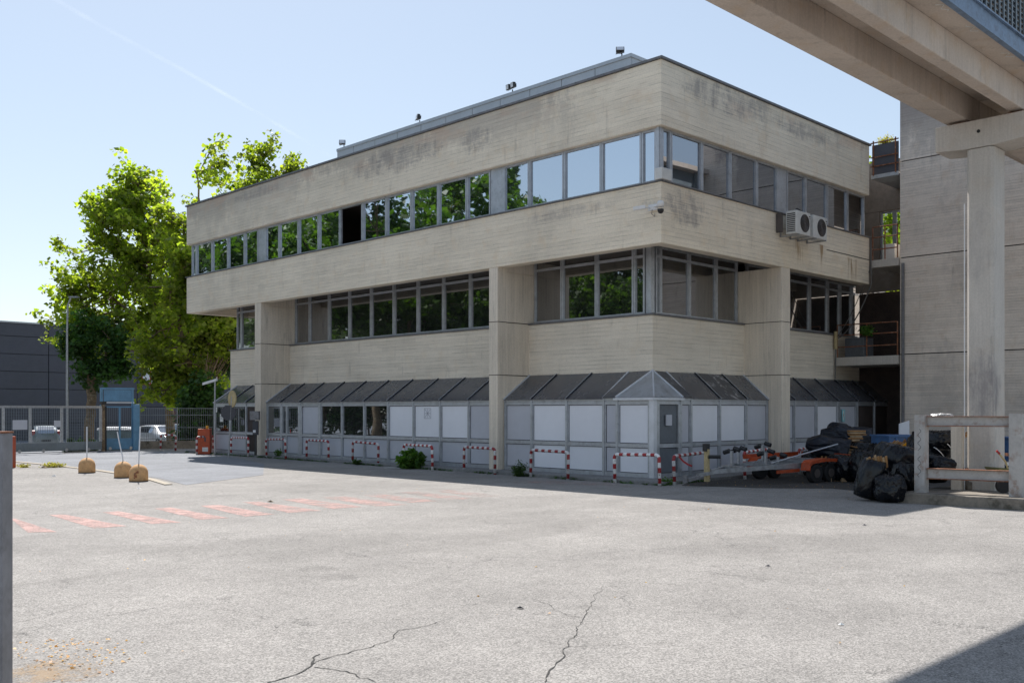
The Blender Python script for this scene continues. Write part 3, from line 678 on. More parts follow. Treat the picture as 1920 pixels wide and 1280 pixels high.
# hanging cable
def sag(a, b, s, n=14):
    a = Vector(a); b = Vector(b); return [a.lerp(b, i/n) - Vector((0,0,s*4*(i/n)*(1-i/n))) for i in range(n+1)]
cb = MB(); cb.tube([(31.40,14.70,7.5),(31.38,14.66,6.0)]+sag((31.38,14.66,6.0),(31.42,15.93,4.25),.35)+[(31.4,15.95,2.9)], .022, 6); cb.tube(sag((31.40,14.68,6.6),(31.42,15.9,4.3),.22), .014, 6)
single(cb, 'hanging_cable', M['cable'], 'grey cables sagging from the upper band to the lower gallery', 'cable')
jb = MB().tube([(31.40,15.93,3.9),(31.40,15.93,4.5)], .06, 10)
single(jb, 'conduit_sleeve', M['mirrorback'], 'short ochre sleeve round the cables at the lower gallery corner', 'conduit')

# ---------------------------------------------------------------- elevated walkway
ew = thing('elevated_walkway', (20,7.4,0), 'raised concrete walkway on a T-headed pier crossing overhead at the right', 'walkway')
for x0, x1 in ((-14,21.3),(21.36,60)):
    MB().box(x0,x1,7.63,8.09,7.72,8.249).build('beam', M['bridge'], ew, bevel=.02)
    MB().box(x0,x1,6.40+.18,6.84,7.72,8.249).build('beam', M['bridge'], ew, bevel=.02)
    MB().prism([(x0,6.17),(x1,6.17),(x1,8.55),(x0,8.55)], 8.25, 8.50).build('deck', M['bridge'], ew)
MB().box(-14,60,6.12,6.168,8.22,8.60).build('edge_channel', M['deckblue'], ew)
MB().box(-14,60,6.07,6.118,8.22,8.25).box(-14,60,6.07,6.118,8.57,8.60).build('edge_channel', M['deckblue'], ew)
gr = MB()
for i in range(120): x = 4+i*.21; gr.box(x,x+.05,6.13,6.15,8.61,9.9)
for i in range(13): gr.box(4,29.3,6.152,6.19,8.66+i*.10,8.685+i*.10)
gr.build('railing_grating', M['gate'], ew, kind='stuff')
for i in range(17): MB().box(4+i*1.5,4.06+i*1.5,6.175,6.25,8.61,9.95).build('railing_post', M['deckblue'], ew)
MB().box(-14,60,6.0,8.7,10.78,10.95).build('roof', M['bridge'], ew)
MB().box(-14,60,8.38,8.42,8.52,10.76).build('side_screen', M['gate'], ew)
for i in range(13): MB().box(-13+i*4,-12.9+i*4,8.43,8.52,8.51,10.77).build('roof_post', M['gate'], ew)
PY0, PY1, PX0, PX1 = 7.10, 7.63, 20.6, 21.26
MB().prism([(PX0+.0,PY0+.06),(PX0+.06,PY0),(PX1-.04,PY0),(PX1,PY0+.04),(PX1,PY1-.04),(PX1-.04,PY1),(PX0+.06,PY1),(PX0,PY1-.06)], .2, 7.09).build('pier', M['pier'], ew, bevel=.01)
cap = MB().add([(PX0-.02,8.25,7.15),(PX0-.02,7.68,7.10),(PX0-.02,7.05,7.10),(PX0-.02,6.48,7.15),(PX0-.02,6.48,7.66),(PX0-.02,8.25,7.66)]+[(PX1+.1,8.25,7.15),(PX1+.1,7.68,7.10),(PX1+.1,7.05,7.10),(PX1+.1,6.48,7.15),(PX1+.1,6.48,7.66),(PX1+.1,8.25,7.66)],
   [(0,1,2,3,4,5),(11,10,9,8,7,6)]+[(i,i+6,(i+1)%6+6,(i+1)%6) for i in range(6)])
cap.build('crosshead', M['pier'], ew, bevel=.012)
MB().box(PX1+.12,40,6.75,7.12,7.1,7.6).build('tie_beam', M['bridge'], ew, bevel=.01)
for y in (6.72,7.86): MB().box(20.75,21.1,y-.16,y+.16,7.662,7.718).build('bearing_pad', M['rust'], ew)
MB().cyl((PX0-.024,7.38,7.42),(PX0-.03,7.38,7.42),.035,14).build('drain_hole', M['black'], ew)
MB().tube([(PX0-.03,PY1+.02,.2),(PX0-.03,PY1+.02,6.0)], .011, 6).build('conduit', M['white'], ew)
# lime streaks under the deck edge
rr = random.Random(4); mb = MB()
for px, py in ((1810,35),(1755,2),(1880,75)):
    c0 = (AY(px, 6.3), 6.3); pts = [Vector((c0[0]+i*.05, 6.26+.05*math.sin(i*1.3+px)+rr.random()*.03, 8.246)) for i in range(9)]
    mb.tube(pts, .006, 5)
mb.build('lime_streak', M['paper'], ew)

# ---------------------------------------------------------------- kerbed platform and steel frame
plat = [(18.98,8.33),(19.06,6.0),(19.2,2.0),(31.5,2.0),(31.5,8.33)]
tag(MB().prism(plat, -.02, .2).build('kerb_platform', M['platform'], bevel=.02), kind='structure')
sf = thing('steel_guard_frame', (19.4,7.2,.2), 'rust-streaked pale steel frame of heavy posts and two cross beams on the kerbed platform', 'guard frame')
def hpost(c, h, s=.2, name='post', mat='steel_rust', rz=0):
    x, y, z = c; t = .014
    return MB().box(x-s/2,x+s/2,y+s/2-t,y+s/2,z,z+h).box(x-s/2,x+s/2,y-s/2,y-s/2+t,z,z+h).box(x-t/2,x+t/2,y-s/2+t,y+s/2-t,z,z+h).box(x-s/2-.004,x-s/2,y-s/2,y+s/2,z,z+h)
hpost((19.36,8.02,.2), 1.52).build('post', M['steel_rust'], sf); hpost((19.62,6.33,.2), 1.55, .24).build('post', M['steel_rust'], sf)
def ibeam(a, b, zc, h, w, name):
    a = Vector((*a, zc)); b = Vector((*b, zc))
    mb = MB().bar(a,b,.012,h-.03)
    o1 = mb.build(name, M['steel_rust'], sf)
    u = Vector((0,0,h/2-.007))
    MB().bar(a+u,b+u,w,.014).bar(a-u,b-u,w,.014).build('flange', M['rust'], o1)
ibeam((19.38,7.91),(19.60,6.46),1.60,.2,.16,'cross_beam'); ibeam((19.38,7.91),(19.60,6.46),.575,.21,.16,'cross_beam')
c1 = P(1796,20.0); c2 = P(1975,19.4)
hpost((c1[0],c1[1],.2), 1.42, .2).build('post', M['fin'], sf)
MB().bar((c1[0],c1[1],.58),(c2[0],c2[1],.58),.05,.12).build('rear_beam', M['rust'], sf)
# scratched loops drawn on the front post
mb = MB(); prev = None
for i in range(60):
    t = i/59; p = Vector((19.253, 8.02+.03*math.sin(t*38), .5+t*.95))
    if prev is not None and not (.45 < t < .55): mb.bar(prev, p, .008, .002, up=(1,0,0))
    prev = p
mb.build('scrawl', M['ink'], sf)

# ---------------------------------------------------------------- air conditioners on the side wall
acw = .80
for i, (x0, lab) in enumerate(((AY(1470+18,14.4)-.27, 'left of two white air conditioning units on the side wall, cable on top'), (0, 'right of two white air conditioning units on the side wall'))):
    if i == 1: x0 = ac_x + 1.0
    ac_x = x0
    a = thing('air_conditioner', (x0+.4, 14.5, 6.88), lab, 'air conditioner', 'wall-hung air conditioners')
    MB().box(x0,x0+.82,14.16,14.50,6.88,7.55).build('casing', M['white_ac'], a, bevel=.02)
    f = MB(); 
    cx, cz = x0+.48, 7.22
    for r_ in (.06,.10,.14,.18,.22,.255):
        f.tube([(cx+r_*math.cos(t)*.98, 14.150, cz+r_*math.sin(t)) for t in [2*math.pi*j/24 for j in range(25)]], .006, 4, False)
    MB().cyl((cx,14.158,cz),(cx,14.153,cz),.26,28).build('fan_recess', M['grill'], a)
    f.build('fan_guard', M['black'], a)
    MB().box(x0+.72,x0+.80,14.152,14.158,7.43,7.46).box(x0+.74,x0+.79,14.152,14.158,7.38,7.395).build('badge', M['ink'], a)
    if i == 0:
        for j in range(10): MB().box(x0-.004,x0-.001,14.2,14.46,6.95+j*.055,6.98+j*.055).build('vent_slot', M['black'], a)
        MB().tube([(x0+.15,14.3,7.56),(x0+.2,14.25,7.62),(x0+.5,14.28,7.60),(x0+.6,14.35,7.64),(x0+.55,14.45,7.56)], .02, 6).build('cable_loop', M['black'], a)
    for xx in (x0+.12, x0+.68): MB().bar((xx,14.12,6.86),(xx,14.75,6.86),.035).bar((xx,14.73,6.86),(xx,14.73,7.3),.035).build('bracket', M['galv'], a)
single(MB().box(ac_x-1.0-.12,ac_x-1.0-.07,14.55,14.74,6.95,7.5), 'pipe_cover', M['grill'], 'narrow dark pipe cover left of the air conditioners', 'pipe cover')
# junction box on the sill corner and cameras
single(MB().box(19.86,20.28,14.68,14.92,7.58,7.87), 'junction_box', M['white_ac'], 'plain white box sitting on the corner window sill', 'box', bevel=.015)
sb = thing('security_camera', (19.9,14.8,6.9), 'white bullet and black dome security camera pair on the building corner', 'camera')
MB().box(19.86,19.935,14.86,15.1,6.83,6.98).bar((19.88,14.95,6.92),(19.72,14.62,6.92),.05).bar((19.88,15.05,6.9),(19.62,15.10,6.88),.03).build('bracket', M['white'], sb)
MB().bar((19.64,15.02,6.89),(19.48,15.28,6.85),.09,.09).build('bullet_housing', M['white'], sb, bevel=.01)
MB().lathe((19.70,14.60,6.78), [(.06,.2),(.085,.17),(.085,.06)][::-1], 16).build('dome_housing', M['white'], sb, smooth=True)
MB().lathe((19.70,14.60,6.67), [(.02,0),(.06,.02),(.08,.07),(.08,.11)], 16).build('lens_dome', M['black'], sb, smooth=True)
MB().tube([(19.86,14.98,6.84),(19.8,14.95,6.72),(19.86,14.9,6.66),(19.925,14.95,6.74)], .008, 5).build('cable', M['cable'], sb)

# ---------------------------------------------------------------- red and white hoops
def hoop(a, b, h, name, lab, scale=1.0):
    a = Vector((*a, 0)); b = Vector((*b, 0)); d = (b-a).normalized(); L = (b-a).length; r = .10
    pts = [a+Vector((0,0,.0))]
    pts += [a+Vector((0,0,h-r))]
    for k in range(1,6):
        t = k/6*math.pi/2; pts.append(a + d*(r-r*math.cos(t)) + Vector((0,0,h-r+r*math.sin(t))))
    pts.append(a+d*r+Vector((0,0,h)))
    q = [b-d*r+Vector((0,0,h))]
    for k in range(1,6):
        t = k/6*math.pi/2; q.append(b - d*(r-r*math.sin(t)) + Vector((0,0,h-r+r*math.cos(t))))
    q += [b+Vector((0,0,h-r)), b]
    full = pts+q
    # resample for stripe UVs
    o_c = (a+b)/2
    mb = MB().tube([p-o_c for p in full], .042, 12)
    o = mb.build('hoop_barrier', M['stripes'], None, smooth=False); o.location = o_c
    me = o.data; uv = me.uv_layers.new(name='UVMap')
    dist = [0]
    for p0, p1 in zip(full[:-1], full[1:]): dist.append(dist[-1]+(p1-p0).length)
    tot = dist[-1]
    for poly in me.polygons:
        for li in poly.loop_indices:
            vi = me.loops[li].vertex_index; s_ = dist[min(vi//12, len(dist)-1)]
            uv.data[li].uv = (s_/.25 + .02, 0)
        poly.use_smooth = True
    rt = random.Random(int(abs(a.y)*97)); o.rotation_euler = (R(rt.uniform(-2,2)), R(rt.uniform(-2,2)), 0)
    tag(o, lab, 'hoop barrier', 'red and white hoop barriers'); return o
HL = ['half-hidden hoop by the low wall, left of the orange barrier box','hoop directly behind the orange barrier box','hoop in front of the papered windows at the left end','hoop just right of the left fin',
      'hoop in front of the grey panelled door','hoop in front of the two dark windows of the lean-to','hoop with the leafy bush at its left leg','hoop in front of the middle fin','hoop with a weed at its left leg, right of the middle fin',
      'widest hoop, at the corner of the lean-to','hoop with plastic tape tied on, beside the trailer post','hoop behind the trailer frame','hoop half buried behind the black tarpaulins']
HP = [((301,846),(329,846)),((369,852),(400,850)),((433,853),(465,856)),((500,858),(536,861)),((575,862),(616,865)),((661,869),(709,872)),((758,876),(811,881)),((870,884),(928,889)),((995,894),(1065,899)),((1153,905),(1237,911))]
for i, (a_, b_) in enumerate(HP): hoop(G(*a_), G(*b_), .73, 'hoop', 'red and white '+HL[i])
Yh = 14.05
for i, (p0, p1) in enumerate(((1265,1329),(1397,1446),(1500,1545))):
    hoop((AY(p0,Yh-.05), Yh-.05+.0*i), (AY(p1,Yh+.1), Yh+.1), .73, 'hoop', 'red and white '+HL[10+i])
xx = AY(1272, Yh-.1)
tp = MB()
pts = [Vector((xx+.02,Yh-.1,.70)),Vector((xx+.16,Yh-.13,.58)),Vector((xx+.32,Yh-.15,.50)),Vector((xx+.5,Yh-.15,.45))]
for i,(p0,p1) in enumerate(zip(pts[:-1],pts[1:])): tp.bar(p0,p1,.004,.045)
single(tp, 'barrier_tape', M['red'], 'strip of red and white tape hanging from the hoop beside the trailer', 'tape')

# ---------------------------------------------------------------- ochre concrete domes with rods
for i, ((px,py),(dx,dy),h,lab) in enumerate((((163,888),(.0,.02),.92,'leftmost ochre concrete dome with an upright rod'),((231,897),(-.16,.02),.82,'middle ochre concrete dome, its rod bent to the left'),((260,904),(.04,.0),.98,'right, nearest ochre concrete dome with a rust stain on its front'))):
    gx, gy = G(px,py-2)
    d = thing('dome_bollard', (gx,gy,0), lab, 'bollard', 'ochre concrete dome bollards')
    prof = [(.225,0),(.232,.02),(.230,.20)]+[(.229*math.cos(t),.20+.225*math.sin(t)) for t in [math.pi/2*j/9 for j in range(1,9)]]+[(.02,.425)]
    o = MB().lathe((gx,gy,.015), prof, 32).build('dome', M['dome'], d, smooth=True)
    MB().lathe((gx,gy,0), [(.236,0),(.236,.02)], 24).build('base_ring', M['black'], d)
    rgt = Vector((rx, ry, 0))
    MB().tube([(gx,gy,.40),Vector((gx,gy,.55))+rgt*dx*.1,Vector((gx,gy,.42+h*.6))+rgt*dx*.6,Vector((gx,gy,.42+h))+rgt*dx], .017, 8).build('rod', M['alu_white'], d)
    if i == 2:
        mb = MB()
        fw = Vector((-fx,-fy,0)); 
        for j in range(7):
            c_ = Vector((gx,gy,.10+j*.028)) + fw*.234 + rgt*(.03*math.sin(j*1.4)+.01*j-.02)
            mb.obox(c_, rgt*(.018+.01*(j%3)), fw*.002, Vector((0,0,.02)))
        mb.build('rust_stain', M['rust'], d)

# ---------------------------------------------------------------- foreground steel post at the left
D_ = 4.6
px0, px1 = -52, 4
pa = Vector((*P(px0,D_),0)); pb = Vector((*P(px1,D_),0)); u = (pb-pa).normalized(); v = Vector((-u.y,u.x,0))
if v.dot(Vector((fx,fy,0))) < 0: v = -v
fp = thing('steel_post', ((pa+pb)/2), 'tall weathered grey steel post cut off by the left edge of the picture', 'post')
zt_ = PZ(812, D_); c_ = (pa+pb)/2; hw = (pb-pa).length/2
MB().obox(c_+v*.05+Vector((0,0,zt_/2)), u*hw, v*.05, Vector((0,0,zt_/2))).build('shaft', M['steel_grey'], fp, bevel=.004)
MB().obox(c_+v*.05+Vector((0,0,zt_+.004)), u*(hw+.003), v*.053, Vector((0,0,.004))).build('cap_plate', M['rust'], fp)
gx, gy = P(8, 31)
ob2 = thing('barrier_box', (gx,gy,0), 'orange barrier housing almost hidden behind the grey foreground post', 'barrier')
MB().obox((gx,gy,.5), Vector((rx,ry,0))*.3, Vector((fx,fy,0))*.15, (0,0,.5)).build('housing', M['orange'], ob2, bevel=.02)
MB().obox((gx,gy,1.02), Vector((rx,ry,0))*.08, Vector((fx,fy,0))*.08, (0,0,.02)).build('lamp', M['yellow'], ob2)

# ---------------------------------------------------------------- gate side: barrier box, intercom, mirror pole, lamp
gx, gy = G(384,851); Rv = Vector((rx,ry,0)); Fv = Vector((fx,fy,0))
bb = thing('barrier_box', (gx,gy,0), 'orange barrier housing with amber lamp at the left end of the building', 'barrier')
MB().obox((gx,gy,.53), Rv*.25, Fv*.15, (0,0,.53)).build('housing', M['orange'], bb, bevel=.02)
MB().obox(Vector((gx,gy,.2))-Fv*.153+Rv*.06, Rv*.12, Fv*.003, (0,0,.09)).build('label', M['paper'], bb)
MB().obox(Vector((gx,gy,.62))-Fv*.153+Rv*.06, Rv*.03, Fv*.003, (0,0,.09)).obox(Vector((gx,gy,.72))-Fv*.153+Rv*.02, Rv*.02, Fv*.003, (0,0,.05)).build('mark', M['ink'], bb)
MB().lathe(Vector((gx,gy,1.06))+Rv*.1, [(.06,0),(.06,.1),(.03,.13)], 12).build('lamp', M['yellow'], bb)
ic = thing('intercom_post', (19.85,33.7,.085), 'dark intercom and grey letter box standing against the left fin', 'intercom')
ix, iy = AY(0,1), 0
q = P(478, 37.6)
ic.location = (q[0],q[1],.085)
MB().obox((q[0],q[1],1.62), Rv*.17, Fv*.12, (0,0,.17)).build('letter_box', M['steel_grey'], ic, bevel=.01)
MB().obox((q[0]+.03,q[1],1.15), Rv*.10, Fv*.08, (0,0,.27)).build('intercom', M['ink'], ic, bevel=.01)
MB().obox(Vector((q[0],q[1],1.02))-Fv*.085, Rv*.05, Fv*.004, (0,0,.05)).build('button_plate', M['alu_white'], ic)
MB().obox((q[0]+.03,q[1],.5), Rv*.04, Fv*.04, (0,0,.40)).build('stand', M['black'], ic)
mp = P(429, 39.2); mg = G(428,860)
mo = thing('mirror_pole', (mg[0],mg[1],0), 'leaning pole with a pale round mirror and a dark octagonal sign', 'traffic mirror')
b0 = Vector((mg[0],mg[1],0)); t0 = b0 + Rv*.13 + Vector((0,0,2.35))
MB().tube([b0,t0], .022, 8).build('pole', M['galv'], mo)
def disc(c, r, nrm, n, name, mat, root, sx=1.0, t=.02):
    nrm = Vector(nrm).normalized(); a_ = nrm.cross(Vector((0,0,1))).normalized(); u_ = a_.cross(nrm)
    vs_ = []
    for s_ in (-t, t):
        for k in range(n):
            an = 2*math.pi*(k+.5)/n; vs_.append(Vector(c)+nrm*s_+a_*math.cos(an)*r*sx+u_*math.sin(an)*r)
    return MB().add(vs_, [tuple(range(n))[::-1], tuple(range(n,2*n))]+[(k,(k+1)%n,(k+1)%n+n,k+n) for k in range(n)]).build(name, mat, root)
disc(t0+Vector((0,0,-.1))+Rv*.02, .32, Fv*.7+Rv*.7, 20, 'mirror', M['mirrorback'], mo, sx=.9)
disc(t0+Vector((0,0,-.62))-Rv*.12, .30, Fv, 8, 'stop_sign_back', M['ink'], mo)
sl = thing('camera_mast', (*P(403,40.5),0), 'slim mast with a flat white camera head above the lean-to end', 'camera mast')
m0 = Vector((*P(403,40.5),0))
MB().tube([m0, m0+Vector((0,0,3.0))], .035, 8).build('mast', M['galv'], sl)
MB().obox(m0+Vector((0,0,3.0))-Rv*.2, Rv*.3+Vector((0,0,.09)), Fv*.07, (0,0,.05)).build('camera_head', M['white'], sl)
# barred window notices on the left lean-to
for (yy, z, w_, h_, lab) in ((37.35,1.35,.28,.32,'white notice with print taped inside the leftmost lean-to window'),(37.8,1.75,.16,.2,'small white notice high in the leftmost lean-to window')):
    nb = thing('notice', (20.16,yy,z), lab, 'notice')
    MB().box(20.158,20.163,yy-w_/2,yy+w_/2,z,z+h_).build('sheet', M['paper'], nb)
    for k in range(3): MB().box(20.154,20.157,yy-w_*.3,yy+w_*.3,z+h_*(.3+.2*k),z+h_*(.3+.2*k)+.012).build('print_line', M['ink'], nb)
lp = thing('street_lamp', (*P(126,50.5),-.6), 'tall slim grey street lamp rising behind the sliding gate', 'street lamp')
l0 = Vector((*P(126,50.5),-.6))
MB().tube([l0, l0+Vector((0,0,6.5)), l0+Vector((0,0,7.8))+Rv*.03, l0+Vector((0,0,8.2))+Rv*.18], [.075,.055,.045,.04], 10).build('pole', M['galv'], lp)
MB().obox(l0+Vector((0,0,8.25))+Rv*.35, Rv*.25, Fv*.09, (0,0,.04)).build('lamp_head', M['galv'], lp)

# sliding gate
g0 = Vector((*P(-60,39.2),0)); g1 = Vector((*P(190,43.6),0)); gd = (g1-g0).normalized(); gn = Vector((-gd.y,gd.x,0)); GL = (g1-g0).length
sg = thing('sliding_gate', ((g0+g1)/2), 'long grey sliding gate of upright bars on a solid base beam', 'gate')
up_ = Vector((0,0,1))
MB().bar(g0+up_*.27, g1+up_*.27, .10, .36).build('base_beam', M['gate'], sg)
MB().bar(g0+up_*1.97, g1+up_*1.97, .08, .10).build('top_rail', M['galv'], sg)
for t in (0.005,.245,.44,.68,.995): p = g0+gd*GL*t; MB().bar(p+up_*.45,p+up_*1.92,.09).build('gate_post', M['galv'], sg)
gb = MB()
for i in range(int(GL/.10)):
    p = g0+gd*(i*.10); gb.bar(p+up_*.45,p+up_*1.92,.012)
for z in [.45+.13*k for k in range(12)]: gb.bar(g0+up_*z-gn*.012, g1+up_*z-gn*.012, .006)
gb.build('bars', M['gate'], sg, kind='stuff')
MB().bar(g0+up_*.03-gn*.02, g1+up_*.03, .06, .03).build('track', M['steel_grey'], sg)
for i in range(7): MB().cyl(g0+gd*(1.0+i*1.0)+up_*.12-gn*.04, g0+gd*(1.0+i*1.0)+up_*.12-gn*.07, .07, 10).build('wheel', M['galv'], sg)
for (pxc, w_, lab) in ((38,.6,'pale gridded notice board hung on the sliding gate'),(108,.28,'small grey notice board fixed to the sliding gate')):
    t = (pxc-8+60)/250; p = g0.lerp(g1, t) - gn*.06 + up_*(1.22 if w_ > .5 else 1.25)
    if (p+gn).dot(Fv) < p.dot(Fv): p = p + gn*.12
    single(MB().obox(p, gd*w_/2, gn*.008, up_*(.20 if w_ > .5 else .14)), 'notice_board', M['panel_grey'], lab, 'notice board')
gp = g1 + gd*.08
gpst = thing('gate_post_pair', gp, 'rusty brown post closing the right end of the sliding gate', 'gate post')
MB().bar(gp, gp+up_*2.1, .12).build('post', M['bark'], gpst); MB().bar(gp+gd*.12, gp+gd*.12+up_*2.0, .07).build('guide', M['black'], gpst)
MB().obox(gp+up_*2.15, gd*.12, gn*.08, up_*.07).build('lamp_box', M['black'], gpst)
# pedestrian gate
q0 = Vector((*P(190,44.6),0)); q1 = Vector((*P(252,45.2),0)); qd = (q1-q0).normalized(); qn = Vector((-qd.y,qd.x,0)); QL = (q1-q0).length
pg = thing('pedestrian_gate', ((q0+q1)/2), 'tall light blue pedestrian gate portal with a blue header panel', 'gate')
MB().bar(q0-up_*0, q0+up_*2.85, .10).build('frame_post', M['bluegate'], pg); MB().bar(q1-qd*.08, q1-qd*.08+up_*2.85, .08).build('frame_post', M['bluegate'], pg)
MB().bar(q0+up_*2.82, q1+up_*2.82, .10, .08).build('lintel', M['bluegate'], pg)
MB().bar(q0+qd*.1+up_*2.5, q1-qd*.1+up_*2.5, .04, .52).build('header_panel', M['bluegate'], pg)
MB().bar(q0+up_*2.18, q1+up_*2.18, .08, .05).build('rail', M['alu_white'], pg)
MB().obox(q1+qd*.08+up_*1.05, qd*.14, qn*.12, up_*1.05).build('side_cabinet', M['bluegate'], pg, bevel=.01)
MB().bar(q0+qd*.1+up_*.3, q1-qd*.1+up_*.3, .04, .50).build('kick_panel', M['bluegate'], pg)
MB().bar(q0+qd*QL*.55+up_*.55, q0+qd*QL*.55+up_*1.98, .07).bar(q0+qd*.1+up_*1.98,q1+up_*1.98,.06).build('leaf_frame', M['bluegate'], pg)
gb = MB()
for i in range(int(QL/.085)): p = q0+qd*(i*.085+.08); gb.bar(p+up_*.55,p+up_*1.95,.012)
gb.build('bars', M['gate'], pg, kind='stuff')
MB().bar(q0-qd*.06-qn*.2, q0-qd*.06-qn*.2+up_*.6, .09).build('bollard', M['white'], pg)
# fence on the low wall
f0 = Vector((*P(262,46.8),0)); f1 = Vector((*P(470,48.5),0)); fd = (f1-f0).normalized(); fn = Vector((-fd.y,fd.x,0)); FL = (f1-f0).length
fw_ = thing('low_wall_fence', ((f0+f1)/2), 'grey upright-bar fence on a low dark concrete wall right of the blue gate', 'fence')
MB().bar(f0+up_*-.1, f1+up_*-.1, .25, .92).build('low_wall', M['platform'], fw_)
gb = MB()
for i in range(int(FL/.10)): p = f0+fd*(i*.10); gb.bar(p+up_*.36,p+up_*1.95,.012)
for z in (.45,1.0,1.6,1.92): gb.bar(f0+up_*z, f1+up_*z, .012,.03)
gb.build('bars', M['gate'], fw_, kind='stuff')
for t in (0,.33,.66,1): p = f0.lerp(f1,t); MB().bar(p+up_*.36,p+up_*1.97,.05).build('fence_post', M['gate'], fw_)

# ---------------------------------------------------------------- warehouse
w0 = Vector((*P(-420,70),-.6)); w1 = Vector((*P(700,104),-.6)); a80 = Vector((*P(50,80),-.6)); b87 = Vector((*P(260,86.9),-.6))
wd = (b87-a80).normalized(); wn_ = Vector((-wd.y,wd.x,0))
if wn_.dot(Fv) < 0: wn_ = -wn_
wh = thing('warehouse', a80, 'long charcoal-clad warehouse behind the trees at the far left', 'warehouse')
S = a80 - wd*22; W_L = 75
MB().obox(S+wd*W_L/2+wn_*10+up_*4.7, wd*W_L/2, wn_*9.9, up_*4.7).build('body', M['warehouse2'], wh)
rows = [(-.0+.0,1.35),(1.37,2.76),(2.78,4.17),(4.19,5.58),(5.6,6.99),(7.01,8.42),(8.44,9.5)]
npl = 0
for r_, (za, zb_) in enumerate(rows):
    for k in range(10):
        if k >= 8: continue
        L = 7.6; c_ = S+wd*(k*L+L/2+.9)
        MB().obox(c_-wn_*.06+up_*((za+zb_)/2), wd*(L/2-.03), wn_*.05, up_*((zb_-za)/2-.012)).build('cladding_panel', M['warehouse'], wh)
MB().obox(S+wd*W_L/2-wn_*.12+up_*9.55, wd*W_L/2, wn_*.08, up_*.06).build('coping', M['galv'], wh)
for (p0,p1,y0_,y1_) in ((262,292,655,688),(383,412,660,694)):
    Dm = 90 if p0 < 300 else 94
    t0_ = Vector((*P(p0,87.2 if p0 < 300 else 91),-.6)); 
    s_ = (t0_-S).dot(wd); wdt = 1.6
    base = S+wd*s_-wn_*.13+up_*0
    z0_ = 4.8
    f_ = MB().obox(base+wd*wdt/2+up_*(z0_+.7), wd*wdt/2, wn_*.03, up_*.8).build('window', M['red'], wh)
    for k in (0,1): MB().obox(base+wd*(wdt*(.26+.48*k))-wn_*.035+up_*(z0_+.7), wd*wdt*.2, wn_*.01, up_*.68).build('pane', M['alu_white'], f_)
MB().obox(a80+wd*14-wn_*.2+up_*1.2, wd*1.5, wn_*.05, up_*1.2).build('door', simple('maroon_door',(.10,.02,.03),.5), wh)

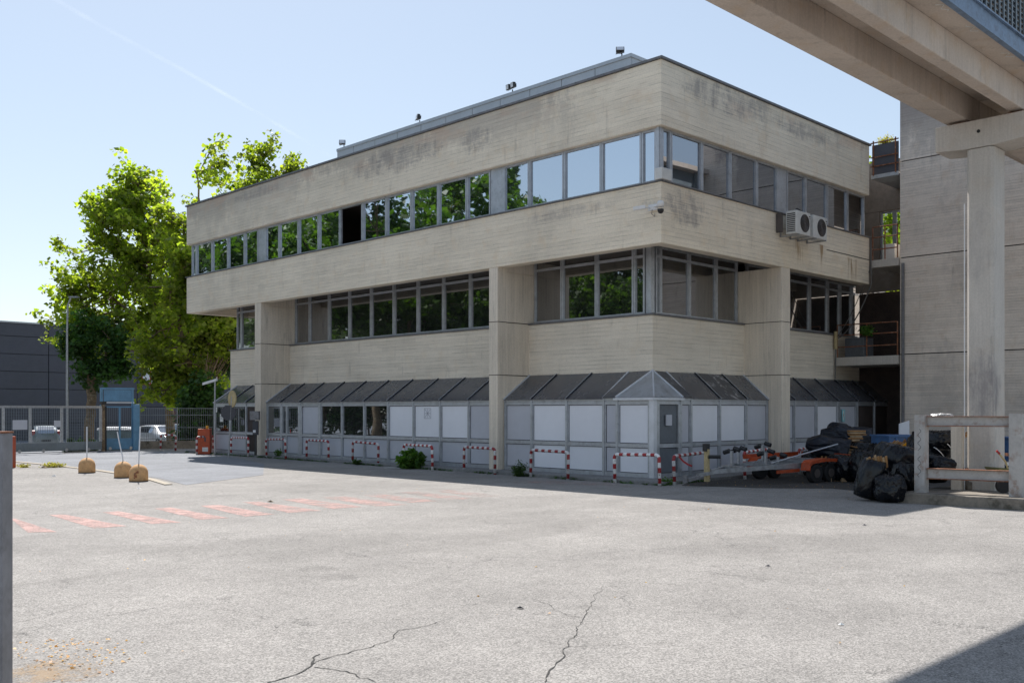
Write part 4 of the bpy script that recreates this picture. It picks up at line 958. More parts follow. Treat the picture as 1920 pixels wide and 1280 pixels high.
# ---------------------------------------------------------------- cars beyond the gate
def car(name, c, heading, paint, lab, L=4.0, W=1.68, H=1.48, hatch=True):
    r = thing(name, (c[0],c[1],-.6), lab, 'car', 'cars parked beyond the gate')
    # stations: x (0 rear .. 1 front), z low, belt, roof, half widths
    st = [(-.50,.34,.80,.86,.62,.50),(-.485,.26,.88,1.02,.74,.60),(-.44,.24,.93,1.22,.80,.62),(-.36,.22,.94,1.42,.83,.60),(-.20,.22,.94,1.47,.84,.60),(.0,.22,.92,1.48,.84,.60),(.10,.22,.92,1.40,.84,.60),(.24,.22,.92,.98,.83,.66),(.30,.22,.90,.93,.82,.66),(.42,.24,.82,.84,.78,.60),(.485,.26,.68,.70,.70,.52),(.50,.34,.58,.60,.60,.45)]
    def ringp(s):
        x, zl, zb_, zr, wb, wr = s; x *= L; hs = H/1.48; zl*=hs; zb_*=hs; zr*=hs; k = W/1.68
        return [(x,-wb*k*.9,zl),(x,-wb*k,zl+.18),(x,-wb*k,zb_),(x,-wr*k,zr-.04),(x,-wr*k*.8,zr),(x,wr*k*.8,zr),(x,wr*k,zr-.04),(x,wb*k,zb_),(x,wb*k,zl+.18),(x,wb*k*.9,zl)]
    vs_ = []; 
    for s in st: vs_ += ringp(s)
    n_ = 10; fs_ = []
    for i in range(len(st)-1):
        for k in range(n_):
            k2 = (k+1)%n_; fs_.append((i*n_+k, i*n_+k2, (i+1)*n_+k2, (i+1)*n_+k))
    fs_.append(tuple(range(n_))[::-1]); fs_.append(tuple((len(st)-1)*n_+k for k in range(n_)))
    body = MB().add(vs_, fs_).build('body', paint, r, smooth=True, local=True)
    def patch(i0, i1, ks, t0, t1, name, out=.012):
        mb = MB()
        A = ringp(st[i0]); B = ringp(st[i1])
        for k0, k1 in ks:
            q = [Vector(A[k0]).lerp(Vector(A[k1]),t0),Vector(A[k0]).lerp(Vector(A[k1]),t1),Vector(B[k0]).lerp(Vector(B[k1]),t1),Vector(B[k0]).lerp(Vector(B[k1]),t0)]
            nn = (q[1]-q[0]).cross(q[3]-q[0]).normalized(); cc = sum(q, Vector())/4
            if nn.dot(cc-Vector((0,0,.8))) < 0: nn = -nn
            mb.add([v_+nn*out for v_ in q]+[v_-nn*.01 for v_ in q], [(0,1,2,3),(7,6,5,4),(0,4,5,1),(1,5,6,2),(2,6,7,3),(3,7,4,0)])
        return mb.build(name, M['carglass'], r, local=True)
    patch(2,3,[(4,5)],.02,.98,'rear_window'); patch(1,2,[(4,5)],.02,.98,'rear_window'); patch(6,7,[(4,5)],.02,.98,'windscreen')
    for (i0,i1) in ((3,4),(4,5),(5,6)): patch(i0,i1,[(2,3),(7,6)],.08,.9,'side_window')
    for sx in (-1,1):
        for wx in (-.31,.31):
            y = sx*(W/2-.09)
            wv = MB().cyl((wx*L,y-.10,.30),(wx*L,y+.10,.30),.30,18).build('wheel', M['tyre'], r, local=True)
            MB().cyl((wx*L,y+sx*.105,.30),(wx*L,y+sx*.09,.30),.19,14).build('rim', M['galv'], wv, local=True)
        MB().obox((-.462*L,sx*.70*W/1.68,1.02),(.05,0,.02),(0,.06,0),(0,0,.17)).build('tail_light', M['taillight'], r, local=True)
        MB().obox((.475*L,sx*.56*W/1.68,.66),(.06,0,-.02),(0,.13,0),(0,0,.06)).build('headlight', M['alu_white'], r, local=True)
    MB().obox((-.503*L,0,.58),(.01,0,0),(0,.26,0),(0,0,.055)).build('number_plate', M['ink'], r, local=True)
    MB().obox((.506*L,0,.42),(.01,0,0),(0,.26,0),(0,0,.055)).build('number_plate', M['paper'], r, local=True)
    MB().obox((.49*L,0,.52),(.02,0,0),(0,.34,0),(0,0,.07)).build('grille', M['black'], r, local=True)
    r.rotation_euler = (0,0,heading); return r
car('parked_car', P(83,62), AZ+.50, M['carsilver'], 'silver hatchback seen from behind through the sliding gate')
car('parked_car', P(300,66), AZ-R(90)-.75, M['carwhite'], 'white car facing right behind the fence, right of the blue gate', L=4.3, H=1.45)
car('parked_car', P(358,72), AZ-R(90)-.6, M['carwhite'], 'white car mostly hidden by the dark bushes', L=4.3)
wc = P(222,57)
wsk = thing('waste_container', (wc[0],wc[1],-.6), 'grey-green waste container with a shiny lid behind the blue gate', 'container')
MB().obox((wc[0],wc[1],.05), Rv*.98, Fv*.6, (0,0,.62)).build('body', simple('grey_green_container',(.13,.18,.20),.5,var=.3), wsk, bevel=.05)
MB().obox((wc[0],wc[1],.73), Rv*1.0, Fv*.62, (0,0,.06)).obox((wc[0]-.1,wc[1],.83), Rv*.8, Fv*.45, (0,0,.04)).build('lid', M['alu_white'], wsk, bevel=.03)
pt = Vector((wc[0],wc[1],-.1))-Fv*.62-Rv*.4
for k in range(3): MB().obox(pt+Rv*.02+up_*(.1*k), Rv*.09, Fv*.005, Vector((0,0,.04))).build('warning_sticker', M['red'] if k != 1 else M['paper'], wsk)

# ---------------------------------------------------------------- trees
def leafmesh(name, centres, sig, per, size, mat, parent, seed, up_bias=.3):
    r = np.random.default_rng(seed); C = np.array(centres); N = len(C)*per
    c = np.repeat(C, per, 0); sg_ = np.asarray(sig)
    off = r.normal(size=(N,3)); off /= np.linalg.norm(off,axis=1,keepdims=True)+1e-9
    off *= (r.random((N,1))**.45)*sg_*1.7; off[:,2] *= .75
    pos = c+off
    nrm = r.normal(size=(N,3)); nrm[:,2] = np.abs(nrm[:,2])+up_bias; nrm /= np.linalg.norm(nrm,axis=1,keepdims=True)
    t = r.normal(size=(N,3)); t -= nrm*np.sum(t*nrm,1,keepdims=True); t /= np.linalg.norm(t,axis=1,keepdims=True); bt = np.cross(nrm,t)
    s = size*(.6+.8*r.random((N,1)))
    v = np.empty((N,5,3)); v[:,0] = pos-t*s*.5; v[:,1] = pos-t*s*.05+bt*s*.48+nrm*s*.10; v[:,2] = pos+t*s*.30+bt*s*.28; v[:,3] = pos+t*s*.6-nrm*s*.12; v[:,4] = pos-bt*s*.48+nrm*s*.1
    off_ = np.array(rootloc(parent)); v -= off_
    me = bpy.data.meshes.new(name); me.vertices.add(N*5); me.vertices.foreach_set('co', v.reshape(-1))
    me.loops.add(N*5); me.loops.foreach_set('vertex_index', np.arange(N*5)); me.polygons.add(N)
    me.polygons.foreach_set('loop_start', np.arange(0,N*5,5)); me.polygons.foreach_set('loop_total', np.full(N,5))
    me.materials.append(mat); me.update(calc_edges=True)
    o = bpy.data.objects.new(name, me); COL.objects.link(o); o.parent = parent; return o
def tree(name, base, blobs, limbs, lab, seed, nclump=260, per=110, size=.26, sig=.5, mat='leaf', tr=.28, group=None, gap=.0, spray=None):
    """limbs: list of polylines (world) with start radius; blobs: (x,y,z,rx,ry,rz,weight)"""
    r = random.Random(seed); root = thing(name, base, lab, 'tree', group)
    mb = MB(); nodes = []
    for pts, r0, r1 in limbs:
        pts = [Vector(p) for p in pts]; fine = []
        for a_, b_ in zip(pts[:-1], pts[1:]):
            for k in range(5): fine.append(a_.lerp(b_, k/5) + Vector((r.uniform(-1,1),r.uniform(-1,1),0))*.05)
        fine.append(pts[-1]); n_ = len(fine)
        rad = [r0+(r1-r0)*(i/(n_-1))**.8 for i in range(n_)]
        mb.tube(fine, rad, 9, False); nodes += [(f, q) for f, q in zip(fine, rad)]
    cents = []; tot = sum(b_[6] for b_ in blobs)
    for b_ in blobs:
        for k in range(int(nclump*b_[6]/tot)):
            while True:
                d = Vector((r.uniform(-1,1),r.uniform(-1,1),r.uniform(-1,1)))
                if .2 < d.length < 1: break
            d = d*(d.length**-.3)*(1+.75*mnoise.noise(d*2.3+Vector((b_[0],b_[2],seed)))+r.gauss(0,.10))
            c_ = Vector((b_[0]+d.x*b_[3], b_[1]+d.y*b_[4], b_[2]+d.z*b_[5]))
            if mnoise.noise(c_*.6+Vector((seed,0,0))) < -.16+gap: continue
            cents.append(c_)
            if d.z > .45 and r.random() < .22:
                for q_ in range(1, r.randint(2,4)): cents.append(c_+Vector((r.uniform(-.25,.25)*q_, r.uniform(-.25,.25)*q_, .5*q_)))
    if spray:          # leafy boughs: strings of small clusters reaching out and up from the limbs
        boughs = cents; cents = []; ax0 = Vector(base)
        for c_ in boughs:
            out = Vector((c_.x-ax0.x, c_.y-ax0.y, 0)); out = out.normalized() if out.length > .3 else Vector((1,0,0))
            d = (out*r.uniform(.2,1.0)+Vector((r.uniform(-.8,.8),r.uniform(-.8,.8),r.uniform(-.15,1.1)))).normalized(); L = r.uniform(.9,2.3); k = max(3, int(L/.32))
            nb, q = min(nodes, key=lambda nq: (nq[0]-c_).length + (3 if nq[0].z > c_.z+.3 else 0))
            tipc = c_+d*L*.5; st_ = c_-d*L*.5
            mid_ = nb.lerp(st_, .55)+Vector((r.uniform(-.2,.2),r.uniform(-.2,.2),.2))
            mb.tube([nb, mid_, st_, c_, tipc], [min(q*.55,.07), .04, .028, .018, .006], 5, False)
            side = d.cross(Vector((0,0,1))).normalized()
            for j in range(k):
                t_ = j/(k-1); cc = st_.lerp(tipc, t_)-Vector((0,0,.12*math.sin(t_*3)))
                cents.append(cc+side*r.uniform(-.45,.45)*(1-t_*.6)+Vector((0,0,r.uniform(-.2,.2))))
    # twigs
    for c_ in cents:
        if not spray and r.random() < .7:
            nb, q = min(nodes, key=lambda nq: (nq[0]-c_).length + (3 if nq[0].z > c_.z+.3 else 0))
            m_ = nb.lerp(c_, .5)+Vector((r.uniform(-.3,.3),r.uniform(-.3,.3),.15))
            mb.tube([nb, m_, c_], [min(q*.5,.05), .025, .008], 5, False)
    mb.build('trunk', M['bark'], root, smooth=True)
    leafmesh('crown', [tuple(c_) for c_ in cents], sig, per, size, M[mat], root, seed)
    return root
def W(px, py, D): p = P(px, D); return (p[0], p[1], PZ(py, D))
def blob(px, py, D, rpx, rpy, wgt, dd=1.0):
    x, y, z = W(px, py+(20 if py < 480 else 0), D); s = D/FPX
    return (x, y, z, rpx*s*dd, rpx*s*dd, rpy*s, wgt)
D1, D2, D3, D4 = 55, 51, 58.5, 49
tree('plane_tree', (*P(300,D1),-.6), [blob(255,395,D1,62,90,1.6),blob(205,480,D1,70,85,1.5),blob(280,560,D1,75,80,1.3),blob(165,545,D1,50,45,.6),blob(170,610,D1,55,40,.6),blob(265,330,D1,38,38,.45),blob(215,360,D1,38,35,.4),blob(330,600,D1,50,70,.9)],
     [([W(322,860,D1),W(318,760,D1),W(300,660,D1),W(288,560,D1),W(270,460,D1),W(262,360,D1)], .30, .05), ([W(300,660,D1),W(250,590,D1),W(190,540,D1)], .14, .04), ([W(288,570,D1),W(225,500,D1),W(190,430,D1)], .12,.03), ([W(305,680,D1),W(330,590,D1),W(335,480,D1)], .14,.04), ([W(270,500,D1),W(300,420,D1),W(290,350,D1)], .09,.03)],
     'tall leafy plane tree with the broadest sunlit crown, left of the building', 11, 270, 20, .225, .30, spray=1)
tree('plane_tree', (*P(350,D2),-.6), [blob(375,430,D2,50,110,1.4),blob(370,340,D2,40,50,.6),blob(400,560,D2,55,75,1.0),blob(355,620,D2,55,50,.8),blob(330,690,D2,62,52,1.0),blob(410,650,D2,45,50,.6),blob(325,520,D2,40,80,.8),blob(375,690,D2,55,60,.7)],
     [([W(352,860,D2),W(350,760,D2),W(352,680,D2),W(346,650,D2)], .33, .2), ([W(346,650,D2),W(335,600,D2),W(338,520,D2),W(345,420,D2)], .17,.05), ([W(348,665,D2),W(372,610,D2),W(385,560,D2),W(380,430,D2),W(370,330,D2)], .16,.04), ([W(352,680,D2),W(385,650,D2),W(395,600,D2)], .15,.06), ([W(352,715,D2),W(400,670,D2),W(438,600,D2)], .14,.05)],
     'forked plane tree with dark limbs, partly hidden by the left end of the building', 12, 270, 20, .225, .30, spray=1)
tree('plane_tree', (*P(500,D3),-.6), [blob(485,352,D3,46,55,1.0),blob(548,335,D3,30,38,.5),blob(440,370,D3,40,60,.7),blob(500,420,D3,90,50,1.0),blob(480,300,D3,18,22,.15),blob(552,302,D3,16,18,.12)],
     [([W(500,860,D3),W(498,560,D3),W(488,430,D3),W(482,300,D3)], .3,.04), ([W(498,520,D3),W(540,400,D3),W(550,300,D3)], .15,.03), ([W(498,520,D3),W(450,420,D3),W(440,360,D3)], .15,.03)],
     'plane tree whose top shows above the roof edge of the building', 13, 150, 20, .225, .30, spray=1)
tree('plane_tree', (*P(170,D4+3),-.6), [blob(160,650,D4+3,36,38,1.0),blob(208,672,D4+3,34,36,.9),blob(183,625,D4+3,45,26,.7),blob(180,700,D4+3,28,22,.4)],
     [([W(164,872,D4+3),W(168,800,D4+3),W(172,740,D4+3),W(170,712,D4+3)], .28,.22), ([W(170,716,D4+3),W(150,670,D4+3),W(140,625,D4+3)], .15,.05), ([W(172,716,D4+3),W(196,675,D4+3),W(205,635,D4+3)], .15,.05)],
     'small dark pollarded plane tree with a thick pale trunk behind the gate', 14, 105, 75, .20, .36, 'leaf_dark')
tree('bush', (*P(372,48.8),-.1), [blob(372,800,48.8,28,42,1.0),blob(350,840,48.8,22,20,.4),blob(385,750,48.8,22,38,.6),blob(425,640,52,26,60,.7)],
     [([W(372,850,48.8),W(370,800,48.8),W(380,750,48.8)], .08,.03), ([W(372,850,48.8),W(352,810,48.8)], .05,.02)],
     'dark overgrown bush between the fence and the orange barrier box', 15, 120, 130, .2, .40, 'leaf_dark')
# tree seen through the link glazing and trees across the yard that the windows mirror
def round_tree(loc, h, rad, lab, seed, mat='leaf', h0=.5):
    x, y = loc
    return tree('plane_tree', (x,y,0), [(x,y,h*.70,rad,rad,h*.28,1.4),(x+rad*.5,y+rad*.4,h*.5,rad*.7,rad*.7,h*.2,.8),(x-rad*.5,y-rad*.5,h*.52,rad*.7,rad*.7,h*.22,.8)],
       [([(x,y,0),(x+.2,y,h*.35),(x,y+.2,h*.8)], .3,.05), ([(x,y,h*.3),(x+rad*.5,y+rad*.3,h*.6)], .14,.04), ([(x,y,h*.32),(x-rad*.5,y-rad*.4,h*.6)], .14,.04)], lab, seed, 170, 90, .34, .62, mat)
round_tree((58,26.5), 17.5, 7.0, 'tree glimpsed through the upper link glazing beside the stair tower', 21)
round_tree((66,33), 18, 7.0, 'rear tree glimpsed through the upper link glazing beside the stair tower', 23)
proto = None
for i, (x, y, s, lab) in enumerate(((-3,65,1.35,'a'),(-4,76,1.45,'b'),(-1,55,1.22,'c'),(-3,44.5,1.18,'d'),(1,35,.74,'e'),(-12,62,1.4,'f'),(-7,39.5,.85,'g'))):
    labs = ['tree across the yard mirrored behind the left windows','tallest tree across the yard, mirrored in the far left windows','tree across the yard mirrored left of the open window','tree across the yard mirrored beside the second metal panel','low tree across the yard mirrored in the corner first-floor windows','back-row tree across the yard seen only as a reflection','dark low tree across the yard seen only in the lower windows']
    if proto is None:
        proto = round_tree((x,y), 14.5, 4.2, labs[i], 22, 'leaf_mid'); o = proto; o.scale = (s,s,s)
    else:
        o = copy_tree(proto); o['label'] = labs[i]; o.location = (x,y,0); o.scale = (s,s,s); o.rotation_euler = (0,0,i*1.3)
    o['group'] = 'trees across the yard'

hd = [(-4+1.2*math.sin(i*1.7), 30+i*2.6, 1.6, 1.6, 1.7, 1.9, 1) for i in range(22)]
tree('added_hedge', (-4,56,0), hd, [([(-4,34,0),(-4,34,2.4)],.08,.03),([(-4,60,0),(-4,60,2.4)],.08,.03),([(-4,80,0),(-4,80,2.4)],.08,.03)], 'unseen greenery added across the yard to darken the ground-floor reflections', 60, 420, 90, .26, .5, 'leaf_dark')  # unseen row of greenery, added to darken the ground-floor window reflections
# ---------------------------------------------------------------- weeds
def weed(c, h, rad, n, mat, lab, seed, name='weed', size=.09, per=8):
    r = random.Random(seed); root = thing(name, (c[0],c[1],c[2] if len(c) > 2 else 0), lab, 'weed')
    mb = MB(); cents = []; z0 = root.location.z
    for k in range(n):
        a = r.random()*6.28; d = rad*r.random()**.6; hh = h*(.4+.6*r.random())*(1-.4*d/rad)
        tip_ = Vector((c[0]+math.cos(a)*d, c[1]+math.sin(a)*d, z0+hh)); b_ = Vector((c[0]+math.cos(a)*d*.25, c[1]+math.sin(a)*d*.25, z0))
        mb.tube([b_, b_.lerp(tip_,.5)+Vector((0,0,hh*.12)), tip_], [.006,.005,.002], 4, False)
        for t in (.3,.5,.7,.85,1): cents.append(tuple(b_.lerp(tip_,t)))
    mb.build('stem', M[mat], root); leafmesh('leaves', cents, .06 if size < .07 else .09, per, size, M[mat], root, seed)
    return root
weed(G(770,878), .62, .42, 34, 'weed', 'leafy green bush growing at the left leg of a hoop, below the white panels', 31, 'bush', .13, 12)
weed(G(972,893), .50, .26, 26, 'weed', 'thin grey-green weed beside the hoop right of the middle fin', 32, 'weed', .035, 6)
weed(G(522,859), .40, .15, 10, 'weed', 'small weed under the hoop right of the left fin', 33, 'weed', .05, 5)
weed(G(668,871), .26, .14, 10, 'weed', 'tiny weed at the foot of the hoop by the dark windows', 34, 'weed', .05, 5)
weed(G(1249,908), .13, .22, 20, 'weed', 'low grass tuft between the two corner hoops', 35, 'weed', .04, 6)
weed(G(100,876), .16, .35, 26, 'dry', 'dry yellow grass tuft on the kerb strip left of the domes', 36, 'grass_tuft', .04, 5)
weed(G(45,876), .10, .2, 12, 'dry', 'smaller dry tuft on the kerb strip near the grey post', 37, 'grass_tuft', .04, 5)
for i, px in enumerate((133,148,172)): weed((*P(px,46.5),-.3), .9, .3, 14, 'weed', ['leftmost','middle','rightmost'][i]+' bright weed clump behind the sliding gate foot', 40+i, 'weed', .12, 6)
weed((*P(1830,20.6),.2), .30, .3, 14, 'weed', 'green weed on the platform under the lower cross beam', 44, 'weed', .07, 6)
weed((31.75,14.3,10.6), .40, .30, 26, 'dry', 'dry grass growing on top of the link gallery parapet', 45, 'weed', .04, 5)
weed((31.5,14.9,4.35), .3, .30, 14, 'weed', 'bright green plant on the lower gallery railing', 46, 'plant', .10, 3)
# strip of moss and weeds along the pavement foot
r = random.Random(9); cs = []
for (a_, b_) in zip(PAVX[:-2], PAVX[1:-1]):
    L = math.dist(a_, b_)
    for k in range(int(L*22)):
        t = r.random(); n_ = mnoise.noise(Vector((a_[0]+(b_[0]-a_[0])*t, (a_[1]+(b_[1]-a_[1])*t)*1.3, 3)))
        if n_ > -.15: cs.append((a_[0]+(b_[0]-a_[0])*t-r.random()*.10, a_[1]+(b_[1]-a_[1])*t-(.05 if a_[1] < 14.3 else 0), .015+.03*max(n_,0)))
gw = bpy.data.objects.new('ground_weeds', None); COL.objects.link(gw)
o = leafmesh('kerb_weeds', cs, .035, 7, .035, M['leaf_dark'], gw, 50); o.parent = None; bpy.data.objects.remove(gw)
tag(o, 'moss and litter along the pavement edge', 'weeds', kind='stuff')
# litter: dead leaves, scraps
r = random.Random(12); cs = []
for k in range(170):
    px = 60+r.gauss(70,60); py = 1200+abs(r.gauss(28,20)); 
    if py > 1300 or px < 15: continue
    g_ = G(px, py); cs.append((g_[0],g_[1],.008))
for k in range(300):
    g_ = (r.uniform(19.4,30), r.uniform(10,14)); cs.append((g_[0],g_[1],.012))
for k in range(70):
    d_ = r.uniform(7,26); g_ = P(r.uniform(60,1750), d_); cs.append((g_[0],g_[1],.006))
gw = bpy.data.objects.new('x', None); COL.objects.link(gw)
o = leafmesh('dead_leaves', cs, .012, 1, .022, M['deadleaf'], gw, 51, 2.5); o.parent = None; bpy.data.objects.remove(gw)
tag(o, 'dead leaves and crumbs scattered on the asphalt', 'leaves', kind='stuff')
def leafpatch():
    m = NT('ochre_dust'); p = m.pos()
    t = m.n('BsdfTransparent'); mx = m.n('MixShader'); X,Y,Z = m.sep()[:3]
    dd = m.n('VectorMath', operation='DISTANCE'); m.put(dd.inputs[0], m.pos()); g_ = G(90,1262); dd.inputs[1].default_value = (g_[0],g_[1],0)
    fall = m.step(dd.outputs['Value'], .05, .95, .08, -.25)
    nn = m.math('ADD', m.math('ADD', m.math('MULTIPLY', m.noise(p, 5, 7, .7), .6), m.math('MULTIPLY', m.noise(p, 70, 4, .7), .4)), fall)
    m.put(mx.inputs[0], m.step(nn, .5, .62, 0, .55)); m.t.links.new(t.outputs[0], mx.inputs[1]); m.t.links.new(m.pbsdf(m.mix(m.noise(p,40,3), (.42,.25,.11), (.46,.38,.28)), .9), mx.inputs[2])
    return m.done(mx.outputs[0])
g_ = G(90,1262)
tag(MB().add([(g_[0]-1,g_[1]-1,.003),(g_[0]+1,g_[1]-1,.003),(g_[0]+1,g_[1]+1,.003),(g_[0]-1,g_[1]+1,.003)],[(0,1,2,3)]).build('ochre_dust_patch', leafpatch()), kind='structure')
for (px,py,s,lab,mt) in ((975,1141,.045,'black clod of dirt lying on the asphalt in the foreground','black'),(1577,1172,.035,'small white scrap on the asphalt right of the long crack','paper'),(507,941,.08,'dark flat stick lying on the red crossing','bark'),(102,893,.10,'crumpled white scrap on the asphalt left of the domes','paper'),(82,877,.16,'dark dead twig on the kerb strip','bark'),(260,916,.07,'white scrap just in front of the nearest dome','paper'),(1620,985,.05,'dark twig in front of the bag heap','ink'),(1440,1062,.04,'dark twig lying in the middle of the yard','ink')):
    x,y = G(px,py); mb = MB(); rr = random.Random(px)
    vs_ = []; 
    for k in range(10):
        a = k*.628; q_ = s*(.5+.5*rr.random()); vs_.append((x+Rv.x*math.cos(a)*q_+Fv.x*math.sin(a)*q_*.5, y+Rv.y*math.cos(a)*q_+Fv.y*math.sin(a)*q_*.5, .006+rr.random()*s*.1))
    vs_.append((x,y,.012+s*.35)); mb.add(vs_, [(k,(k+1)%10,10) for k in range(10)])
    single(mb, 'litter', M[mt], lab, 'litter')

# ---------------------------------------------------------------- boat trailer
tr_ = thing('boat_trailer', (22,13,0), 'low galvanised boat trailer with orange mudguards and black rollers', 'trailer')
ax_ = Vector((1,-.16,0)).normalized(); ay_ = Vector((.16,1,0)).normalized(); o_ = Vector((19.85,13.42,0))
def T(a, b_, z): return tuple(o_+ax_*a*.77+ay_*b_+Vector((0,0,z)))
# local: a along, b across (negative = near the camera)
MB().bar(T(.3,0,.33),T(2.3,.0+.62,.42),.09,.10).bar(T(.3,0,.33),T(2.3,-.62,.42),.09,.10).bar(T(-.3,0,.26),T(.5,0,.33),.08,.08).build('drawbar', M['galv'], tr_)
MB().bar(T(-.75,0,.16),T(-.25,0,.22),.08,.08).cyl(T(-.85,0,.10),T(-.85,0,.28),.06).build('coupling', M['steel_grey'], tr_)
MB().bar(T(2.3,-.62,.42),T(5.6,-.62,.48),.07,.11).bar(T(2.3,.62,.42),T(5.6,.62,.48),.07,.11).build('side_rail', M['galv'], tr_)
for a in (1.3,2.35,3.3,4.6,5.55): MB().bar(T(a,-.62*min(1,a/2.3),.40+.02*a),T(a,.62*min(1,a/2.3),.40+.02*a),.07,.07).build('cross_member', M['galv'], tr_)
MB().bar(T(4.0,-.85,.30),T(4.0,.85,.30),.07).bar(T(4.55,-.85,.30),T(4.55,.85,.30),.07).build('axle', M['steel_grey'], tr_)
for sgn in (-1,1):
    for a in (3.93,4.66):
        wv = MB().cyl(T(a,sgn*.78,.24),T(a,sgn*.95,.24),.24,22).build('wheel', M['tyre'], tr_, bevel=.02)
        MB().cyl(T(a,sgn*.952,.24),T(a,sgn*.965,.24),.11,16).build('rim', M['grill'], wv)
    pr = [(3.48,.34),(3.52,.50),(3.66,.57),(4.3,.61),(4.94,.59),(5.08,.50),(5.12,.34)]
    mb = MB()
    for (a0,z0_),(a1,z1_) in zip(pr[:-1],pr[1:]): mb.add([T(a0,sgn*.72,z0_),T(a1,sgn*.72,z1_),T(a1,sgn*1.0,z1_),T(a0,sgn*1.0,z0_),T(a0,sgn*.72,z0_-.02),T(a1,sgn*.72,z1_-.02),T(a1,sgn*1.0,z1_-.02),T(a0,sgn*1.0,z0_-.02)],[(0,1,2,3),(7,6,5,4),(0,4,5,1),(1,5,6,2),(2,6,7,3),(3,7,4,0)])
    for (a0,z0_),(a1,z1_) in zip(pr[:-1],pr[1:]): mb.add([T(a0,sgn*1.002,z0_),T(a1,sgn*1.002,z1_),T(a1,sgn*1.002,z1_-.08),T(a0,sgn*1.002,z0_-.08)],[(0,1,2,3)])
    mb.build('mudguard', M['orange'], tr_)
MB().bar(T(5.5,-1.1,.62),T(6.6,1.1,.62),.05,.13).build('light_board', M['orange'], tr_); MB().bar(T(3.3,1.0,.60),T(6.1,.95,.62),.05,.12).build('side_board', M['orange'], tr_)
MB().bar(T(2.4,-.66,.30),T(3.5,-.66,.32),.04,.08).build('lower_board', M['orange'], tr_)
MB().tube([T(2.5,-.4,.5),T(5.1,-.9,.95)], .02, 8).build('loose_pole', M['galv'], tr_)
def roller(a, b_, z0_, h, r_=.055):
    st = MB().bar(T(a,b_,z0_),T(a,b_,z0_+h),.06).build('roller_bracket', M['galv'], tr_)
    for s_, dz in ((-1,.05),(1,-.02)):
        MB().cyl(T(a-.02*s_,b_+s_*.06,z0_+h+dz+.02),T(a-.05*s_,b_+s_*.22,z0_+h+dz-.03),r_,12).build('roller', M['black'], st)
for a, b_, h in ((1.25,.0,.38),(2.35,-.35,.32),(2.3,.5,.36),(3.6,.55,.45),(3.2,-.2,.2)): roller(a,b_,.44,h)
MB().bar(T(.15,.03,.0+.10),T(.15,.03,.88),.10).build('winch_post', M['mirrorback'], tr_)
MB().cyl(T(.15,-.02,.70),T(.42,-.22,.70),.045,10).build('winch_roller', M['black'], tr_)
MB().obox(T(.12,.03,.92),(.08,0,0),(0,.05,0),(0,0,.09)).build('winch', M['black'], tr_)

# ---------------------------------------------------------------- rubbish: bags, tarpaulin bundles, timber
def bag(c, size, rz, seed, lab, mat='bag', tilt=(0,0), wr=1.0, neck=.35, name='rubbish_bag', cat='rubbish bag', group='black rubbish bags'):
    nu, nv = 96, 56; vs_ = []; sx, sy, sz = size
    rot = Matrix.Rotation(rz,3,'Z') @ Matrix.Rotation(tilt[0],3,'X') @ Matrix.Rotation(tilt[1],3,'Y'); so = Vector((seed*7.7,seed*3.1,0))
    for j in range(nv+1):
        ph = math.pi*j/nv; z = -math.cos(ph); rr_ = math.sin(ph)**.75
        for i in range(nu):
            th = 2*math.pi*i/nu; d = Vector((rr_*math.cos(th), rr_*math.sin(th), z))
            k = 1 + .16*mnoise.noise(d*1.6+so)
            f1 = mnoise.noise(Vector((math.cos(th)*3.2, math.sin(th)*3.2, z*.7))+so)   # long creases
            f2 = mnoise.noise(Vector((math.cos(th+z*.8)*7, math.sin(th+z*.8)*7, z*1.3))+so)
            f3 = mnoise.noise(Vector((math.cos(th-z*.5)*15, math.sin(th-z*.5)*15, z*1.8))+so)
            k += wr*(.07*(1-min(1,abs(f1)*5)) + .05*(1-min(1,abs(f2)*6)) + .028*(1-min(1,abs(f3)*5)))*(.3+.7*abs(z)) - .05*wr + wr*.014*(1-4*abs(mnoise.noise(Vector((d.x*9,d.y*9,d.z*4))+so)))
            if z > 1-neck: k *= 1-(z-(1-neck))*.9
            p_ = Vector((d.x*sx*k, d.y*sy*k, d.z*sz*k))
            if p_.z < -sz*.72: p_.z = -sz*.72+(p_.z+sz*.72)*.15
            p_ = rot @ p_
            vs_.append((p_.x,p_.y,p_.z))
    fs_ = []
    for j in range(nv):
        for i in range(nu):
            i2 = (i+1)%nu; fs_.append((j*nu+i, j*nu+i2, (j+1)*nu+i2, (j+1)*nu+i))
    mb = MB().add(vs_, fs_); a = np.array(mb.v); lo = a[:,2].min()
    mb.v = [(v_[0]+c[0], v_[1]+c[1], v_[2]-lo+c[2]) for v_ in mb.v]
    r_ = thing(name, c, lab, cat, group)
    mb.build('film', M[mat], r_, smooth=True)
    return r_
def bagp(px, pyb, D, wpx, hpx, lab, seed, **k):
    s = D/FPX; x, y = P(px, D); z = max(PZ(pyb, D), k.pop('zmin', 0.0)); dep = k.pop('dep', .9)
    return bag((x,y,z), (wpx*s/2*.95, wpx*s/2*dep, hpx*s/2*1.1), k.pop('rz', AZ-R(90)), seed, lab, **k)
B1 = bagp(1632,941,19.75,56,92,'tall narrow black bag of timber offcuts leaning at the left of the front heap',1,tilt=(0,.28),wr=.8,dep=.8)
B2 = bagp(1668,940,19.35,64,60,'crinkled glossy black bag lying lowest in front',2,wr=1.6)
bagp(1698,915,19.9,56,60,'smooth black bag tucked behind the frame post',3)
B3 = bagp(1685,895,20.3,92,66,'large smooth black bag on top of the front heap',4,tilt=(0,.25),wr=.6)
bagp(1700,925,20.6,70,80,'dark bag filling the middle of the front heap',5)
bagp(1748,905,20.7,60,50,'dark bag behind the left frame post',6,zmin=.2)
